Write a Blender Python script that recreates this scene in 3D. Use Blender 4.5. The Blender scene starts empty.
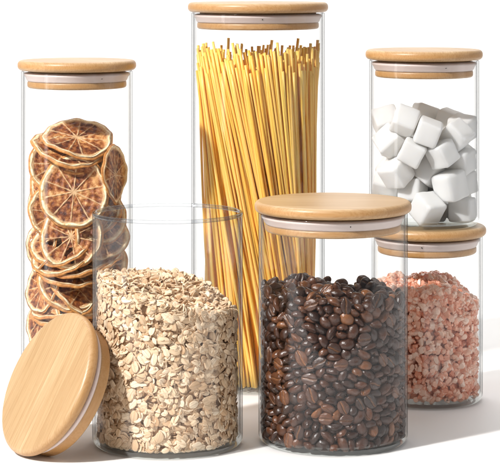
import bpy, bmesh, math, random
import numpy as np
from mathutils import Vector, Matrix, Quaternion
PI = math.pi
sc = bpy.context.scene
C = sc.collection

# ---------------------------------------------------------------- camera
FPX, Y0, H, CD = 2100.0, -35.0, 0.319, 1.45     # focal length in px of the 500 px wide photo, horizon row, eye height, distance
cam_d = bpy.data.cameras.new('camera'); cam = bpy.data.objects.new('camera', cam_d); C.objects.link(cam)
cam.location = (0, -CD, H); cam.rotation_euler = (PI/2, 0, 0)
cam_d.sensor_width = 36; cam_d.lens = 36*FPX/500; cam_d.shift_y = -(232.5 - Y0)/500
cam_d.clip_start = 0.05; cam_d.clip_end = 50
sc.camera = cam

# ---------------------------------------------------------------- studio light
W = bpy.data.worlds.new('World'); sc.world = W; W.use_nodes = True
W.node_tree.nodes['Background'].inputs[0].default_value = (1.0, 0.985, 0.975, 1)
_n = W.node_tree.nodes; _l = W.node_tree.links      # a studio: pale walls behind and above, a darker room behind the camera
_tc = _n.new('ShaderNodeTexCoord'); _sp = _n.new('ShaderNodeSeparateXYZ'); _l.new(_tc.outputs['Generated'], _sp.inputs[0])
_mr = _n.new('ShaderNodeMapRange'); _mr.interpolation_type = 'SMOOTHSTEP'; _l.new(_sp.outputs[1], _mr.inputs[0])
for _k, _v in zip((1, 2, 3, 4), (-.85, .1, .34, .57)): _mr.inputs[_k].default_value = _v
_l.new(_mr.outputs[0], _n['Background'].inputs[1])
def area(name, loc, target, w, h, power, color=(1, 1, 1), spread=180):
    d = bpy.data.lights.new(name, 'AREA'); d.shape = 'RECTANGLE'; d.size = w; d.size_y = h; d.energy = power; d.color = color
    d.spread = math.radians(spread)
    o = bpy.data.objects.new(name, d); C.objects.link(o); o.location = loc
    o.rotation_euler = (Vector(target) - Vector(loc)).to_track_quat('-Z', 'Y').to_euler()
    return o
area('overhead_fill', (-0.1, -0.35, 1.6), (0, 0, 0.1), 0.9, 0.9, 2.6, (1, 0.99, 0.97))  # added fill from above, brightens the lid tops and the floor
area('softbox_side', (-1.45, -0.62, 0.45), (0.0, 0.03, 0.10), 0.20, 1.7, 5.2, (1, 0.98, 0.95))
area('key_lamp', (-1.35, -1.25, 1.6), (0, 0, 0.1), 0.12, 0.12, 82, (1, 0.98, 0.955))
area('rim_softbox', (1.5, -0.1, 0.5), (0, 0.05, 0.1), 0.5, 1.6, 2.0, (1, 1, 1))
area('rear_wash_fill', (0, 0.9, 1.7), (0.05, 1.05, 0.0), 1.6, 0.3, 15, (1, 1, 1))  # added wash, whitens the backdrop and lifts the shadow on the rear floor
sc.view_settings.view_transform = 'Standard'; sc.view_settings.look = 'None'
sc.view_settings.exposure = 0.0; sc.view_settings.gamma = 1
sc.cycles.max_bounces = 16; sc.cycles.diffuse_bounces = 8; sc.cycles.glossy_bounces = 5
sc.cycles.transmission_bounces = 8; sc.cycles.transparent_max_bounces = 64
sc.cycles.caustics_reflective = False; sc.cycles.caustics_refractive = False
sc.cycles.use_denoising = True
try: sc.cycles.denoiser = 'OPENIMAGEDENOISE'
except Exception: pass
sc.cycles.sample_clamp_indirect = 6

# ---------------------------------------------------------------- helpers
def P(px, py, D):                     # photo pixel at camera distance D -> world point (used only to read sizes off the photo)
    return Vector(((px-250)*D/FPX, D-CD, H-(py-Y0)*D/FPX))
def link(o, parent=None):
    C.objects.link(o)
    if parent: o.parent = parent
    return o
def tag(o, label=None, cat=None, group=None, kind=None):
    if label: o['label'] = label
    if cat: o['category'] = cat
    if group: o['group'] = group
    if kind: o['kind'] = kind
    return o
def empty(name, loc=(0, 0, 0)):
    o = bpy.data.objects.new(name, None); o.location = loc; o.empty_display_size = .02; return link(o)
def mesh_np(name, V, F, mats, smooth=True, parent=None, attrs=None, fmat=None, ngon=None):
    """V (n,3), F list of tuples or (m,k) array"""
    me = bpy.data.meshes.new(name)
    if isinstance(F, np.ndarray):
        m, k = F.shape
        me.vertices.add(len(V)); me.vertices.foreach_set('co', np.asarray(V, np.float32).ravel())
        me.loops.add(m*k); me.loops.foreach_set('vertex_index', F.astype(np.int32).ravel())
        me.polygons.add(m); me.polygons.foreach_set('loop_start', np.arange(0, m*k, k, dtype=np.int32))
        me.polygons.foreach_set('loop_total', np.full(m, k, np.int32))
        me.update(calc_edges=True); me.validate()
    else:
        me.from_pydata([tuple(v) for v in V], [], F); me.update()
    for mt in (mats if isinstance(mats, (list, tuple)) else [mats]): me.materials.append(mt)
    if fmat is not None: me.polygons.foreach_set('material_index', np.asarray(fmat, np.int32))
    me.polygons.foreach_set('use_smooth', np.full(len(me.polygons), smooth))
    for an, data in (attrs or {}).items():
        data = np.asarray(data, np.float32)
        if data.ndim == 1:
            a = me.attributes.new(an, 'FLOAT', 'POINT'); a.data.foreach_set('value', data)
        else:
            a = me.attributes.new(an, 'FLOAT_VECTOR', 'POINT'); a.data.foreach_set('vector', data.ravel())
    o = bpy.data.objects.new(name, me); return link(o, parent)
def lathe(prof, n=128, close=False):
    """profile [(r,z)...]; r==0 points become poles"""
    V, idx = [], []
    for r, z in prof:
        if r < 1e-7: idx.append([len(V)]*n); V.append((0, 0, z))
        else:
            s = len(V); V += [(r*math.cos(2*PI*k/n), r*math.sin(2*PI*k/n), z) for k in range(n)]; idx.append(list(range(s, s+n)))
    F = []
    pairs = list(zip(idx[:-1], idx[1:])) + ([(idx[-1], idx[0])] if close else [])
    for a, b in pairs:
        for k in range(n):
            j = (k+1) % n; f = []
            for q in (a[k], a[j], b[j], b[k]):
                if q not in f: f.append(q)
            if len(f) > 2: F.append(tuple(f))
    return V, F
def arc(cx, cz, r, a0, a1, n):
    return [(cx+r*math.cos(math.radians(a0+(a1-a0)*i/n)), cz+r*math.sin(math.radians(a0+(a1-a0)*i/n))) for i in range(n+1)]

class NT:
    def __init__(s, name):
        s.m = bpy.data.materials.new(name); s.m.use_nodes = True; s.t = s.m.node_tree; s.n = s.t.nodes; s.l = s.t.links
        s.out = s.n['Material Output']; s.b = s.n['Principled BSDF']
    def add(s, typ, **kw):
        nd = s.n.new(typ)
        for k, v in kw.items():
            if k.startswith('i_'):
                key = k[2:]; nd.inputs[int(key) if key.isdigit() else key].default_value = v
            else: setattr(nd, k, v)
        return nd
    def link(s, a, b): s.l.new(a, b)
    def math(s, op, a, b=None, c=None, clamp=False):
        nd = s.n.new('ShaderNodeMath'); nd.operation = op; nd.use_clamp = clamp
        for i, v in enumerate((a, b, c)):
            if v is None: continue
            if isinstance(v, (int, float)): nd.inputs[i].default_value = v
            else: s.link(v, nd.inputs[i])
        return nd.outputs[0]
    def ramp(s, fac, stops):
        nd = s.n.new('ShaderNodeValToRGB'); e = nd.color_ramp.elements
        while len(e) < len(stops): e.new(0.5)
        for i, (p, c) in enumerate(stops): e[i].position = p; e[i].color = (*c, 1)
        s.link(fac, nd.inputs[0]); return nd.outputs[0]
    def mix(s, fac, a, b, mode='MIX'):
        nd = s.n.new('ShaderNodeMix'); nd.data_type = 'RGBA'; nd.blend_type = mode
        for i, v in ((0, fac), (6, a), (7, b)):
            if isinstance(v, (int, float)): nd.inputs[i].default_value = v
            elif isinstance(v, tuple): nd.inputs[i].default_value = (*v, 1)
            else: s.link(v, nd.inputs[i])
        return nd.outputs[2]
    def noise(s, vec, scale, detail=3, rough=.5):
        nd = s.add('ShaderNodeTexNoise'); nd.inputs['Scale'].default_value = scale; nd.inputs['Detail'].default_value = detail
        nd.inputs['Roughness'].default_value = rough
        if vec is not None: s.link(vec, nd.inputs['Vector'])
        return nd.outputs[0]
    def mapping(s, vec, scale=(1, 1, 1), loc=(0, 0, 0), rot=(0, 0, 0)):
        nd = s.add('ShaderNodeMapping'); nd.inputs['Scale'].default_value = scale; nd.inputs['Location'].default_value = loc
        nd.inputs['Rotation'].default_value = rot; s.link(vec, nd.inputs['Vector']); return nd.outputs[0]
    def bump(s, h, dist, strength=.5):
        nd = s.add('ShaderNodeBump'); nd.inputs['Strength'].default_value = strength; nd.inputs['Distance'].default_value = dist
        s.link(h, nd.inputs['Height']); s.link(nd.outputs[0], s.b.inputs['Normal'])
    def glow_through(s, col, w):
        tl = s.add('ShaderNodeBsdfTranslucent'); s.link(col, tl.inputs[0]); ms = s.add('ShaderNodeMixShader'); ms.inputs[0].default_value = w
        s.link(s.b.outputs[0], ms.inputs[1]); s.link(tl.outputs[0], ms.inputs[2]); s.link(ms.outputs[0], s.out.inputs[0])
    def attr(s, name, out='Fac'):
        nd = s.add('ShaderNodeAttribute'); nd.attribute_name = name; return nd.outputs[out]
    def objco(s): return s.add('ShaderNodeTexCoord').outputs['Object']
def srgb(r, g, b):
    f = lambda v: (v/255/12.92 if v <= 10 else ((v/255+.055)/1.055)**2.4)
    return (f(r), f(g), f(b))

# ---------------------------------------------------------------- materials
def m_glass():
    t = NT('clear_glass'); t.n.remove(t.b)
    fac = t.add('ShaderNodeLayerWeight', i_Blend=.5).outputs['Facing']
    f5 = t.math('POWER', fac, 6.0); fres = t.math('MULTIPLY_ADD', f5, .30, .020)
    fg = t.math('POWER', fac, 6.5)
    col = t.mix(fg, (.985, .987, .987), (0.0, .003, .006))
    tr = t.add('ShaderNodeBsdfTransparent'); t.link(col, tr.inputs[0])
    gl = t.add('ShaderNodeBsdfGlossy'); gl.inputs['Roughness'].default_value = .03; gl.inputs[0].default_value = (.95, .96, .97, 1)
    ms = t.add('ShaderNodeMixShader'); t.link(fres, ms.inputs[0]); t.link(tr.outputs[0], ms.inputs[1]); t.link(gl.outputs[0], ms.inputs[2])
    t.link(ms.outputs[0], t.out.inputs[0]); return t.m
def m_bamboo(name, warm=0.0):
    t = NT(name); co = t.objco()
    sx = t.add('ShaderNodeSeparateXYZ'); t.link(co, sx.inputs[0])
    strip = t.math('FLOOR', t.math('DIVIDE', sx.outputs[0], .0118))
    wn = t.add('ShaderNodeTexWhiteNoise', noise_dimensions='1D'); t.link(strip, wn.inputs['W'])
    off = t.math('MULTIPLY', wn.outputs[0], 3.0)
    cx = t.add('ShaderNodeCombineXYZ'); t.link(sx.outputs[0], cx.inputs[0]); t.link(t.math('ADD', sx.outputs[1], off), cx.inputs[1]); t.link(sx.outputs[2], cx.inputs[2])
    fib = t.noise(t.mapping(cx.outputs[0], (1500, 26, 700)), 1.0, 3, .6)
    bro = t.noise(t.mapping(cx.outputs[0], (160, 14, 160)), 1.0, 2, .5)
    fleck = t.noise(t.mapping(cx.outputs[0], (2600, 190, 2600)), 1.0, 1, .5)
    base = t.ramp(wn.outputs[0], [(0, srgb(178, 148, 108)), (.5, srgb(202, 174, 136)), (1, srgb(166, 134, 94))])
    c = t.mix(t.math('MULTIPLY', bro, .8), base, srgb(164, 130, 88))
    c = t.mix(t.math('MULTIPLY', t.math('SUBTRACT', fib, .42, clamp=True), 2.4, clamp=True), c, srgb(146, 110, 66))
    c = t.mix(t.math('MULTIPLY', t.math('SUBTRACT', fleck, .62, clamp=True), 2.5, clamp=True), c, srgb(168, 112, 62))
    fr = t.math('ABSOLUTE', t.math('SUBTRACT', t.math('FRACT', t.math('DIVIDE', sx.outputs[0], .0118)), .5))
    jn = t.math('MULTIPLY', t.math('SUBTRACT', fr, .482, clamp=True), 30.0, clamp=True)
    c = t.mix(t.math('MULTIPLY', jn, .8), c, srgb(150, 106, 66))
    # the turned edge cuts across the fibres and is a deeper orange
    gn = t.add('ShaderNodeSeparateXYZ'); tc = t.add('ShaderNodeTexCoord'); t.link(tc.outputs['Normal'], gn.inputs[0])
    side = t.math('SUBTRACT', 1.0, t.math('ABSOLUTE', gn.outputs[2]))
    c = t.mix(t.math('MULTIPLY', side, .5), c, srgb(184, 126, 58))
    t.link(c, t.b.inputs['Base Color']); t.b.inputs['Roughness'].default_value = .42
    t.b.inputs['Coat Weight'].default_value = .12; t.b.inputs['Coat Roughness'].default_value = .3
    t.bump(fib, .00025, .35); return t.m
def m_silicone():
    t = NT('translucent_silicone'); t.b.inputs['Base Color'].default_value = (*srgb(208, 192, 186), 1)
    t.b.inputs['Roughness'].default_value = .38; t.b.inputs['Subsurface Weight'].default_value = .3
    t.b.inputs['Subsurface Radius'].default_value = (.004, .003, .003); t.b.inputs['Subsurface Scale'].default_value = 1
    co = t.objco(); t.bump(t.noise(co, 400, 2), .0003, .2); return t.m
def m_plain(name, col, rough=.5):
    t = NT(name); co = t.objco()
    t.link(t.mix(t.math('MULTIPLY', t.noise(co, 500, 2), .3), col, tuple(c*.6 for c in col)), t.b.inputs['Base Color'])
    t.b.inputs['Roughness'].default_value = rough; return t.m
def m_paper():
    t = NT('white_paper'); co = t.objco(); n = t.noise(co, 900, 3)
    t.link(t.mix(n, (.83, .82, .81), (.86, .855, .85)), t.b.inputs['Base Color'])
    t.b.inputs['Roughness'].default_value = .55; t.b.inputs['Specular IOR Level'].default_value = .3; t.bump(n, .0002, .1); return t.m
def m_bean():
    t = NT('roasted_coffee'); co = t.objco(); r = t.attr('rnd'); gr = t.attr('groove')
    oi = t.add('ShaderNodeObjectInfo').outputs['Random']
    rr = t.math('FRACT', t.math('ADD', t.math('MULTIPLY', oi, 7.31), r))
    base = t.ramp(rr, [(0, srgb(48, 29, 20)), (.4, srgb(74, 44, 30)), (.75, srgb(98, 59, 38)), (.93, srgb(122, 75, 46)), (1, srgb(154, 98, 56))])
    n = t.noise(t.mapping(co, (300, 340, 340)), 1.0, 4, .6)
    c = t.mix(t.math('MULTIPLY', n, .75), base, tuple(v*.35 for v in srgb(62, 34, 24)))
    c = t.mix(t.math('MULTIPLY', gr, .8), c, srgb(176, 122, 80))
    t.link(c, t.b.inputs['Base Color']); t.link(t.math('MULTIPLY_ADD', t.noise(co, 260, 3), .36, .14), t.b.inputs['Roughness'])
    t.b.inputs['Specular IOR Level'].default_value = .6; t.bump(n, .0008, .7); return t.m
def m_oat():
    t = NT('rolled_oat'); r = t.attr('rnd'); uv = t.attr('loc', 'Vector')
    base = t.ramp(r, [(0, srgb(202, 166, 130)), (.25, srgb(218, 188, 154)), (.6, srgb(230, 204, 172)), (1, srgb(243, 223, 196))])
    s = t.add('ShaderNodeSeparateXYZ'); t.link(uv, s.inputs[0])
    streak = t.noise(t.mapping(uv, (1.2, 9, 1)), 1.0, 3, .6)
    c = t.mix(t.math('MULTIPLY', t.math('SUBTRACT', streak, .45, clamp=True), 2.2, clamp=True), base, srgb(188, 146, 98))
    line = t.math('SUBTRACT', 1.0, t.math('MULTIPLY', t.math('ABSOLUTE', s.outputs[1]), 9.0), clamp=True)
    c = t.mix(t.math('MULTIPLY', line, .28), c, srgb(146, 110, 66))
    t.link(c, t.b.inputs['Base Color']); t.b.inputs['Roughness'].default_value = .75
    t.b.inputs['Subsurface Weight'].default_value = .0; t.bump(streak, .0002, .3); return t.m
def m_salt():
    t = NT('pink_salt'); r = t.attr('rnd'); co = t.objco(); n = t.noise(co, 420, 3, .6)
    base = t.ramp(r, [(0, srgb(222, 122, 80)), (.16, srgb(243, 156, 118)), (.38, srgb(250, 184, 154)), (.66, srgb(252, 204, 178)), (1, srgb(254, 224, 206))])
    c = t.mix(t.math('MULTIPLY', n, .35), base, srgb(255, 214, 192))
    t.link(c, t.b.inputs['Base Color']); t.b.inputs['Roughness'].default_value = .22
    t.b.inputs['Transmission Weight'].default_value = .15; t.b.inputs['Coat Weight'].default_value = .4; t.b.inputs['Coat Roughness'].default_value = .12
    t.bump(n, .0006, .4); return t.m
def m_sugar():
    t = NT('pressed_sugar'); co = t.objco(); n = t.noise(co, 1100, 2, .7); big = t.noise(co, 90, 2)
    c = t.mix(big, srgb(252, 250, 245), srgb(255, 254, 252)); t.link(c, t.b.inputs['Base Color'])
    t.b.inputs['Roughness'].default_value = .6; t.b.inputs['Subsurface Weight'].default_value = .8; t.b.inputs['Subsurface Radius'].default_value = (.008, .0076, .007); t.b.inputs['Subsurface Scale'].default_value = 1.0; t.b.inputs['Specular IOR Level'].default_value = .25 
    t.bump(n, .0007, .8); return t.m
def m_pasta():
    t = NT('dry_pasta'); co = t.objco(); oi = t.add('ShaderNodeObjectInfo').outputs['Random']
    base = t.ramp(oi, [(0, srgb(242, 186, 78)), (.35, srgb(247, 199, 96)), (.7, srgb(250, 212, 124)), (1, srgb(243, 192, 104))])
    n = t.noise(t.mapping(co, (600, 600, 18)), 1.0, 3)
    c = t.mix(t.math('MULTIPLY', n, .4), base, srgb(244, 194, 84))
    t.link(c, t.b.inputs['Base Color']); t.b.inputs['Roughness'].default_value = .38
    t.b.inputs['Subsurface Weight'].default_value = .6; t.b.inputs['Subsurface Radius'].default_value = (.0018, .0015, .0010); t.b.inputs['Subsurface Scale'].default_value = 1.0; return t.m
def m_rind():
    t = NT('dried_orange_rind'); co = t.objco(); p = t.attr('pith'); oi = t.add('ShaderNodeObjectInfo').outputs['Random']
    n = t.noise(co, 260, 4, .6)
    skin = t.ramp(n, [(.25, srgb(136, 78, 30)), (.5, srgb(190, 124, 56)), (.75, srgb(222, 170, 102))])
    pith = t.ramp(t.noise(co, 380, 4, .65), [(.28, srgb(190, 136, 78)), (.40, srgb(236, 202, 150)), (.55, srgb(248, 230, 194))])
    t.link(t.mix(p, skin, pith), t.b.inputs['Base Color']); t.b.inputs['Roughness'].default_value = .6
    t.bump(n, .0012, .6); return t.m
def m_flesh():
    t = NT('dried_orange_flesh'); co = t.objco(); m = t.attr('mem'); oi = t.add('ShaderNodeObjectInfo').outputs['Random']
    n = t.noise(co, 330, 4, .65); n2 = t.noise(co, 90, 3, .6)
    f = t.math('ADD', t.math('MULTIPLY', n, .75), t.math('MULTIPLY_ADD', n2, 1.1, -.38))
    fl = t.ramp(f, [(.28, srgb(60, 24, 12)), (.44, srgb(110, 52, 24)), (.58, srgb(168, 98, 46)), (.76, srgb(226, 170, 108))])
    pale = t.ramp(n, [(.3, srgb(208, 160, 108)), (.7, srgb(240, 208, 164))])
    mm = t.math('ADD', m, t.math('MULTIPLY', t.math('SUBTRACT', n, .5), .5), clamp=True)
    c = t.mix(mm, fl, pale); t.glow_through(c, .14); t.link(c, t.b.inputs['Base Color']); t.b.inputs['Roughness'].default_value = .5
    t.bump(n, .0012, .7); return t.m
def m_rim():
    t = NT('fire_polished_glass_rim'); t.n.remove(t.b)
    fac = t.add('ShaderNodeLayerWeight', i_Blend=.5).outputs['Facing']
    col = t.mix(t.math('POWER', fac, 1.1), (.92, .93, .94), (.46, .48, .50))
    tr = t.add('ShaderNodeBsdfTransparent'); t.link(col, tr.inputs[0])
    gl = t.add('ShaderNodeBsdfGlossy'); gl.inputs['Roughness'].default_value = .05; gl.inputs[0].default_value = (.95, .96, .97, 1)
    ms = t.add('ShaderNodeMixShader'); t.link(t.math('MULTIPLY_ADD', t.math('POWER', fac, 4.0), .6, .05), ms.inputs[0]); t.link(tr.outputs[0], ms.inputs[1]); t.link(gl.outputs[0], ms.inputs[2])
    t.link(ms.outputs[0], t.out.inputs[0]); return t.m
def m_base():
    # the thick foot of the jar: light leaves it through the bottom, so it stays bright and a little green
    t = NT('thick_base_glass'); t.n.remove(t.b)
    fac = t.add('ShaderNodeLayerWeight', i_Blend=.5).outputs['Facing']
    tr = t.add('ShaderNodeBsdfTransparent'); tr.inputs[0].default_value = (.955, .97, .962, 1)
    gl = t.add('ShaderNodeBsdfGlossy'); gl.inputs['Roughness'].default_value = .08; gl.inputs[0].default_value = (.95, .97, .96, 1)
    ms = t.add('ShaderNodeMixShader'); t.link(t.math('MULTIPLY_ADD', t.math('POWER', fac, 5.0), .5, .12), ms.inputs[0]); t.link(tr.outputs[0], ms.inputs[1]); t.link(gl.outputs[0], ms.inputs[2])
    t.link(ms.outputs[0], t.out.inputs[0]); return t.m
RIMG = m_rim(); BASEG = m_base()
GLASS, BAMBOO, SILI, PAPER = m_glass(), m_bamboo('bamboo_board'), m_silicone(), m_paper()
DARK = m_plain('dark_recess', (.03, .015, .01))
BEAN, OAT, SALT, SUGAR, PASTA, RIND, FLESH = m_bean(), m_oat(), m_salt(), m_sugar(), m_pasta(), m_rind(), m_flesh()

# ---------------------------------------------------------------- setting: a white paper sweep
prof = [(-.42, 0)] + [(1.0, 0)] + [(1.0+.5*math.sin(a*PI/2/16), .5-.5*math.cos(a*PI/2/16)) for a in range(1, 17)] + [(1.5, 1.8)]
V, F = [], []
for y, z in prof: V += [(-.75, y, z), (.8, y, z)]
for i in range(len(prof)-1): F.append((2*i, 2*i+1, 2*i+3, 2*i+2))
fl = mesh_np('floor', V, F, PAPER); tag(fl, kind='structure', label='seamless white paper sweep under and behind the jars')

# ---------------------------------------------------------------- jars and lids
BASE_T = .0032
def glass_body(r, h, parent, wall=.0015, name='glass_body'):
    rc = .0052; ri = r-wall
    pr = [(0, .0006), (r-rc-.004, .0006)] + [(r-rc-.002, 0)] + arc(r-rc, rc, rc, -90, 0, 10)
    pr += [(r, h*.25), (r, h*.5), (r, h*.75), (r, h-wall*.6)] + arc(r-wall/2, h-wall*.5, wall*.55, 10, 170, 8)
    pr += [(ri, h*.75), (ri, h*.5), (ri, h*.25)] + [(ri-.0038+.0038*math.cos(a), BASE_T+.0038-.0038*math.sin(a)) for a in [PI/2*i/6 for i in range(7)]] + [(0, BASE_T)]
    V, F = lathe(pr, 160); o = mesh_np(name, V, F, [GLASS, BASEG], parent=parent)
    for p in o.data.polygons:
        if abs(p.normal.z) > .15 and p.center.z < h*.5: p.material_index = 1
    return o
def lid_disc(R, th, name, parent):
    e = th/2
    pr = [(0, 0), (R-.004, 0)] + arc(R-e*.85, e*.85, e*.85, -90, 0, 7) + arc(R-e*.85, th-e*.85, e*.85, 0, 90, 8) + [(R*.5, th), (0, th)]
    V, F = lathe(pr, 128); return mesh_np(name, V, F, BAMBOO, parent=parent)
def lid_plug(ri, parent, hole_deg=-80, snug=False):
    # silicone ring under the board, then the wooden plug
    g0 = ri-.0002
    pr = [(ri-.006, -.0013), (ri-.003, -.0014), (g0-.0008, -.0019)] + arc(g0-.0012, -.0030, .0011, 60, -30, 5) + [(ri-.0017, -.0048), (ri-.0024, -.0068), (ri-.0032, -.0078), (ri-.009, -.0079)]
    V, F = lathe(pr, 128)
    n0 = len(F); bm = bmesh.new(); bmesh.ops.create_uvsphere(bm, u_segments=10, v_segments=6, radius=.0009)
    a = math.radians(hole_deg); base = len(V)
    for v in bm.verts: V.append((v.co.x*1.4+(ri-.0020)*math.cos(a), v.co.y*.5+(ri-.0020)*math.sin(a), v.co.z*.8-.0045))
    F += [tuple(base+v.index for v in f.verts) for f in bm.faces]; bm.free()
    g = mesh_np('gasket', V, F, [SILI, DARK], parent=parent, fmat=[0]*n0+[1]*(len(F)-n0))
    rp = ri-(.0014 if snug else .0030); zt = -.0052 if snug else -.0084
    pr = [(0, .0008), (rp-.002, .0006), (rp-.002, zt)] + arc(rp-.0016, zt-.0008, .0016, 80, 0, 4) + arc(rp-.0018, -.0110, .0018, 0, -90, 5) + [(0, -.0128)]
    V, F = lathe(pr, 128); mesh_np('plug', V, F, BAMBOO, parent=parent); return g
def jar(loc, r, h_total, label, rz=0, lid=True, th=.0074, over=.0026, name='glass_jar', hole=-80):
    root = empty(name, loc); tag(root, label, 'jar', 'clear glass storage jars')
    h = h_total-th if lid else h_total
    glass_body(r, h-.0006 if lid else h-.0012, root)
    if not lid:
        V, F = lathe(arc(r-.0011, h-.0010, .00135, 0, 345, 16), 160, close=True); mesh_np('rim', V, F, RIMG, parent=root)
    if lid:
        l = lid_disc(r+over, th, 'lid', root); l.location = (0, 0, h); l.rotation_euler = (0, 0, rz)
        lid_plug(r-.0015, l, hole-math.degrees(rz))
    return root
def at(px, D): return ((px-250)*D/FPX, D-CD, 0)
J = {}
J['orange'] = (at(77, 1.537), .0407); J['pasta'] = (at(258, 1.605), .0510); J['salt'] = (at(427, 1.543), .0407)
J['oat'] = (at(167.6, 1.400), .0501); J['bean'] = (at(333, 1.409), .0500)
SUG_Z = .1285; J['sugar'] = ((at(424, 1.543)[0], J['salt'][0][1], SUG_Z), .0404)
jar(J['orange'][0], J['orange'][1], .2495, 'tall narrow lidded glass jar filled with dried orange slices', .5, hole=-57)
jar(J['pasta'][0], J['pasta'][1], .2905, 'tallest lidded glass jar, holding upright spaghetti', 1.2, hole=-86)
jar(J['salt'][0], J['salt'][1], SUG_Z-.0003, 'small lidded glass jar filled with pink salt, under another jar', .9, hole=-100)
jar(J['sugar'][0], J['sugar'][1], .1285, 'small lidded glass jar of white sugar cubes stacked on the salt jar', .2, hole=-70)
jar(J['oat'][0], J['oat'][1], .1545, 'open glass jar without its lid, filled with rolled oats', lid=False)
jar(J['bean'][0], J['bean'][1], .1610, 'wide lidded glass jar filled with dark coffee beans', 1.45, hole=-78)

# the loose lid leaning against the oat jar
LN = Vector((-.75, -.47, .45)).normalized(); LR = .0488; LC = P(44.5, 384.5, 1.372)
ll = empty('jar_lid'); tag(ll, 'loose round bamboo jar lid leaning on edge against the oat jar', 'lid')
u = Vector((.0, .0, 1)) - LN*LN.z; u.normalize(); u = Matrix.Rotation(math.radians(-4), 3, LN) @ u
v = u.cross(LN); M = Matrix(((v.x, u.x, LN.x), (v.y, u.y, LN.y), (v.z, u.z, LN.z)))
lb = lid_disc(LR, .0080, 'board', ll); lid_plug(LR-.0036, ll, 200, snug=True)
LTH = .0080
minz = -LR*math.sqrt(1-LN.z**2) 
ll.matrix_world = Matrix.Translation(LC - LN*LTH) @ M.to_4x4()
ll.location.z = -minz*.985 + .0005 - 0*LTH

# ---------------------------------------------------------------- dried orange slices
def slice_mesh(seed, R, th=.0021, holes=False):
    rd = random.Random(seed); nt = 120
    ph = [rd.uniform(0, 2*PI) for _ in range(8)]
    calm = .35 if seed % 100 in (1, 2, 6) else 1.0
    wa = [R*rd.uniform(.06, .17)*calm, R*rd.uniform(.03, .08)*calm, R*rd.uniform(.01, .025)]
    warp = lambda r, t: (wa[0]*math.sin(2*t+ph[0]) + wa[1]*math.sin(3*t+ph[1]) + wa[2]*math.sin(7*t+ph[2]) + R*.012*math.sin(13*t+ph[4]))*(r/R)**2
    outr = lambda t: R*(1 + .03*math.sin(2*t+ph[3]) + .018*math.sin(3*t+ph[4]) + .010*math.sin(9*t+ph[5]))
    # rind: closed ring section
    rw = .145
    sec = [(1-rw, -.25, 1), (1-rw*.75, -.48, 1), (1-rw*.4, -.52, .95), (1-.07, -.5, .3), (1-.01, -.3, 0), (1, 0, 0), (1-.01, .3, 0), (1-.07, .5, .3), (1-rw*.4, .52, .95), (1-rw*.75, .48, 1), (1-rw, .25, 1)]
    V, A, F = [], [], []
    for k in range(nt):
        t = 2*PI*k/nt; o = outr(t); tw = th*(1+.25*math.sin(4*t+ph[6]))
        for (f, z, p) in sec:
            r = o*(f if f > .9 else f+.02*math.sin(11*t+ph[7])); V.append((r*math.cos(t), r*math.sin(t), z*tw+warp(r, t))); A.append(p)
    m = len(sec)
    for k in range(nt):
        for j in range(m):
            a, b = k*m+j, k*m+(j+1) % m; c, d = ((k+1) % nt)*m+(j+1) % m, ((k+1) % nt)*m+j
            F.append((a, d, c, b))
    rind = (V, F, A)
    # flesh: double sided disc, membranes stand proud
    ns = rd.choice([9, 10, 11]); off = rd.uniform(0, 1)
    jit = [rd.uniform(-.13, .13) for _ in range(ns)]
    nt2, nr = 200, 22
    V, A, F = [], [], []
    gone = [rd.uniform(0, 1) < (.45 if holes else .1) for _ in range(ns)]
    kill = set()
    for side in (1, -1):
        base = len(V)
        for i in range(nr+1):
            fr = i/nr*(1-rw+.03)
            for k in range(nt2):
                t = 2*PI*k/nt2; s = t/(2*PI)*ns+off
                dd = []
                for q in (math.floor(s), math.floor(s)+1): dd.append(abs(s-q-jit[int(q) % ns]))
                dist = min(dd)*2*PI/ns*max(fr, .02)*R
                w = .00052+.0003*math.sin(20*fr+q)
                mem = max(0, 1-dist/max(w, .00035)) ; mem = min(1, mem*1.6)
                cen = max(0, 1-(fr/.13)**2); edge = max(0, (fr-(1-rw-.055))/.05)
                a = min(1, max(mem, cen, edge))
                z = side*th*(.12+.26*a) + warp(fr*R, t) + side*.00035*math.sin(33*fr+5*t+ph[1])*(1-a)
                r = fr*outr(t); V.append((r*math.cos(t), r*math.sin(t), z)); A.append(a)
                si = int(math.floor(s-.0)) % ns
                if holes and gone[si] and a < .05 and .3 < fr < .68+.1*math.sin(9*t+ph[2]): kill.add((i, k))
        for i in range(nr):
            for k in range(nt2):
                if (i, k) in kill: continue
                k2 = (k+1) % nt2; a, b, c, d = base+i*nt2+k, base+i*nt2+k2, base+(i+1)*nt2+k2, base+(i+1)*nt2+k
                F.append((a, d, c, b) if side > 0 else (a, b, c, d))
    return rind, (V, F, A)
protos = []
def make_slice(seed, R, holes=False):
    rind, flesh = slice_mesh(seed, R, holes=holes)
    me = []
    for nm, (V, F, A), mt, an in (('rind', rind, RIND, 'pith'), ('flesh', flesh, FLESH, 'mem')):
        o = mesh_np(nm, V, F, mt, attrs={an: A}); me.append(o.data); bpy.data.objects.remove(o)
    return me
for i in range(7): protos.append(make_slice(100+i, .0250, holes=i in (2, 5)))
oc = Vector(J['orange'][0]); SCL = 1.512/FPX
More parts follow.
